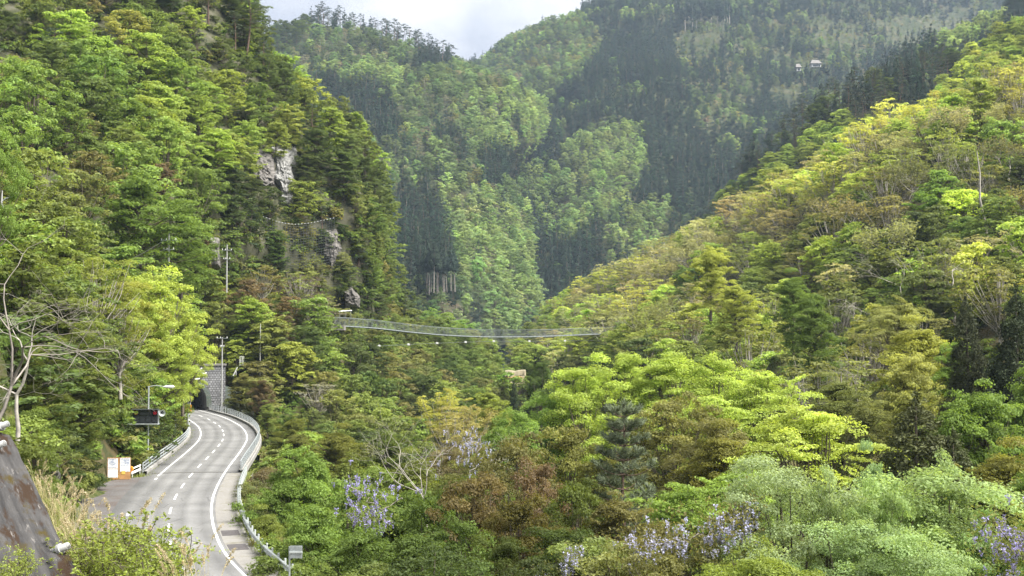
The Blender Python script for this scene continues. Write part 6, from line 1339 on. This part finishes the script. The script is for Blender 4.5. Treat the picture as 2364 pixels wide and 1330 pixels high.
wisteria('faint lilac wisteria on the grey leafless tree', [(1010, 1060), (1060, 1025), (1110, 1010), (1090, 1080)], 84, 80, 20, M['wisteria2'], C4(.18, .19, .07), 6, 200)

# ------------------------------------------------------------------ grasses and the near bush
M['blade'] = leaf_mat('grass_blade', False, .35, (.20, .23, .06)); M['dry'] = leaf_mat('dry_grass', False, .35, (.38, .33, .18)); M['plume'] = leaf_mat('seed_plume', False, .4, (.50, .43, .30))
def strips(rng, n, L0, L1, w, lean, spread_, seg=5):
    V, Q, T = [], [], []; k = 0
    for i in range(n):
        az = rng.random() * 6.28; l = rng.uniform(L0, L1); d = np.array([math.cos(az), math.sin(az), 0]); side = np.array([-d[1], d[0], 0]); b = rng.normal(size=3) * spread_; b[2] = -.1; le = lean * rng.uniform(.3, 1.2)
        for s in range(seg + 1):
            f = s / seg; c = b + d * l * le * f ** 1.8 + np.array([0, 0, l * (f - .35 * le * f ** 2.5)]); ww = w * (1 - f ** 2) + .001; V += [c - side * ww, c + side * ww]
        Q += [[k + 2 * s, k + 2 * s + 1, k + 2 * s + 3, k + 2 * s + 2] for s in range(seg)]; k += 2 * (seg + 1); T += [rng.random()] * (2 * (seg + 1))
    return np.array(V), np.array(Q), np.array(T)
def pampas_parts(seed):
    rng = np.random.default_rng(seed); a = strips(rng, 90, .6, 1.3, .008, .8, .12); b = strips(rng, 60, .7, 1.5, .006, .55, .1); fo = Foliage(); wd = []
    for i in range(7):
        az = rng.random() * 6.28; d = np.array([math.cos(az) * .3, math.sin(az) * .3, 1.0]); l = rng.uniform(1.3, 1.9); P = np.array([d * l * f + np.array([0, 0, -.15 * f * f]) for f in np.linspace(0, 1, 5)]); wd.append((P, np.linspace(.005, .003, 5)))
        m_ = 90; f = rng.random((m_, 1)); q = P[-1] + (P[-1] - P[-2]) * (f - .2) * .9 + rng.normal(size=(m_, 3)) * .018 + np.array([[math.cos(az) * .1, math.sin(az) * .1, -.05]]) * f; n_ = rng.normal(size=(m_, 3)); V, _ = leaves(q, n_, .03, .25, rng); fo.put(V, rng.random(m_))
    return to_mesh('blades', a[0], [a[1]], [M['blade']], False, a[2]), to_mesh('dry_blades', b[0], [b[1]], [M['dry']], False, b[2]), wood_mesh('stalks', wd, M['straw'], 4), fo.mesh('plumes', M['plume'])
PAMP = [pampas_parts(60 + i) for i in range(4)]
def pampas(x, y, Y, s, label):
    p = at(x, y, Y); e = thing('pampas_grass', label, 'grass clump', p, 'pampas grass clumps', h_rng.random() * 6.28); e.scale = (s, s, s); P = PAMP[h_rng.integers(4)]
    for nm, me in zip(('green_blades', 'dry_blades', 'stalks', 'plumes'), P): obj(nm, me, e)
for x, y, Y, s in ((95, 1165, 34, .55), (115, 1185, 33, .6), (135, 1205, 32, .6), (150, 1230, 30, .6), (165, 1255, 28, .6), (180, 1280, 26, .55), (130, 1250, 29, .6), (150, 1290, 26, .6), (170, 1320, 24, .6), (195, 1335, 22, .55), (110, 1225, 31, .6), (85, 1140, 36, .5), (165, 1200, 38, .65), (190, 1210, 42, .6), (205, 1235, 36, .5)):
    pampas(x, y, Y, s, 'straw and green grass clump on the verge below the stained wall')
for x, y, Y, s in ((240, 1345, 20, .6), (275, 1350, 19, .72), (305, 1360, 19, .7), (215, 1350, 18, .55)): pampas(x, y, Y, s, 'dry plumed grass clump behind the leafy near bush')
for x, y, Y, s in ((430, 1420, 14, .5), (480, 1440, 14, .5), (400, 1420, 14, .4)): pampas(x, y, Y, s, 'dry grass clump bending in at the bottom edge over the road')
def near_bush(seed):
    rng = np.random.default_rng(seed); wd = []; fo = Foliage()
    for i in range(26):
        az = rng.random() * 6.28; r = .75 * math.sqrt(rng.random()); b = np.array([math.cos(az) * r, math.sin(az) * r, rng.uniform(.75, 1.3) - .35 * r]); P, rr = limb((rng.normal() * .06, rng.normal() * .06, -.1), b, .014, .004, rng, 8, .05, .12); wd.append((P, rr))
        for k in range(3, 8):
            for _ in range(2):
                e_ = P[k] + rng.normal(size=3) * np.array([.13, .13, .09]); wd.append((np.array([P[k], (P[k] + e_) / 2 + rng.normal(size=3) * .01, e_]), np.array([.004, .003, .002]))); m_ = 11; q = P[k] + (e_ - P[k]) * rng.random((m_, 1)) * 1.15 + rng.normal(size=(m_, 3)) * .028
                V, _ = leaves(q, rng.normal(size=(m_, 3)) * .8 + [0, 0, .8], .030 * rng.uniform(.7, 1.25, m_), .55, rng); fo.put(V, rng.random(m_))
    return wood_mesh('stems', wd, M['bark'], 4), fo.mesh('crown', M['leaf'])
PROTO['nearbush', 0] = [near_bush(31), near_bush(32)]; BASEH['nearbush'] = 1.3; NAME['nearbush'] = 'bush'
for x, y, Y, H, c, lb in ((270, 1385, 17.5, 1.3, C4(.25, .30, .07), 'light green leafy bush close by at the bottom edge'), (350, 1380, 18, 1.15, C4(.28, .34, .08), 'light green bush leaning over the road at the bottom edge'), (215, 1410, 16.5, 1.2, C4(.22, .26, .06), 'light green bush at the foot of the stained wall'), (320, 1430, 16, 1.1, C4(.26, .32, .07), 'lowest light green bush at the bottom edge'), (20, 1365, 13.5, .5, C4(.3, .36, .09), 'small weed growing on the stained wall')):
    p = at(x, y, Y); e = tree('nearbush', 0, p, H, c, lb, None, h_rng, 1.15, cat='bush')
# roadside weeds: one uncountable strip along the verge and the barrier foot
wr = np.random.default_rng(9); V, Q, T, k = [], [], [], 0
def weed(p, s):
    global k
    a, q, t = strips(wr, 9, .12 * s, .42 * s, .02, .7, .10 * s, 3); V.append(a + p); Q.append(q + k); T.append(t); k += len(a)
for i in range(0, I_JOINT + 4):
    for _ in range(4): weed(off(i, wr.uniform(4.6, 5.6), 0) + [0, 0, -.1], wr.uniform(.5, 1.5))
for j in range(len(ap) - 5):
    a, b = np.array(ground(*ap[j], z=-.05)), np.array(ground(*ap[j + 1], z=-.05)) if j + 1 < len(ap) else a
    for _ in range(45): weed(a + (b - a) * wr.random() + wr.normal(size=3) * [.35, .5, 0] + [-.4, .2, -.05], wr.uniform(.6, 1.9))
for i in range(I_LEFT, I_PORT - 10):
    if wr.random() < .7: weed(off(i, -4.05 + wr.normal() * .12, .0), wr.uniform(.3, .9))
tag(obj('grass', to_mesh('grass', np.concatenate(V), [np.concatenate(Q)], [M['blade']], False, np.concatenate(T))), 'tufts of grass and weeds along the road edges', 'grass', kind='stuff')

# ------------------------------------------------------------------ the moist air of the valley
hz, ht, hp_ = mat('haze'); ht.nodes.remove(hp_); pv = N(ht, 'ShaderNodeVolumePrincipled'); pv.inputs['Color'].default_value = (.60, .76, 1.0, 1); pv.inputs['Density'].default_value = .000075; pv.inputs['Anisotropy'].default_value = .1
ht.links.new(pv.outputs[0], ht.nodes['Material Output'].inputs['Volume'])
hb = MB().box((0, 1250, 410), (5200, 2900, 1020)); tag(hb.build('haze', hz, None), 'thin bluish haze filling the valley air', 'haze', kind='stuff')
for x, y in ((1862, 172), (1872, 180), (1893, 176), (1904, 170), (1850, 180), (1835, 178), (1884, 186), (1912, 176)): tree('cedar', 1, at(x, y, 1420), g_rng.uniform(9, 15), 'cedar', 'far dark cedar just below the white house', 'cedars around the far house', g_rng, 1.2)
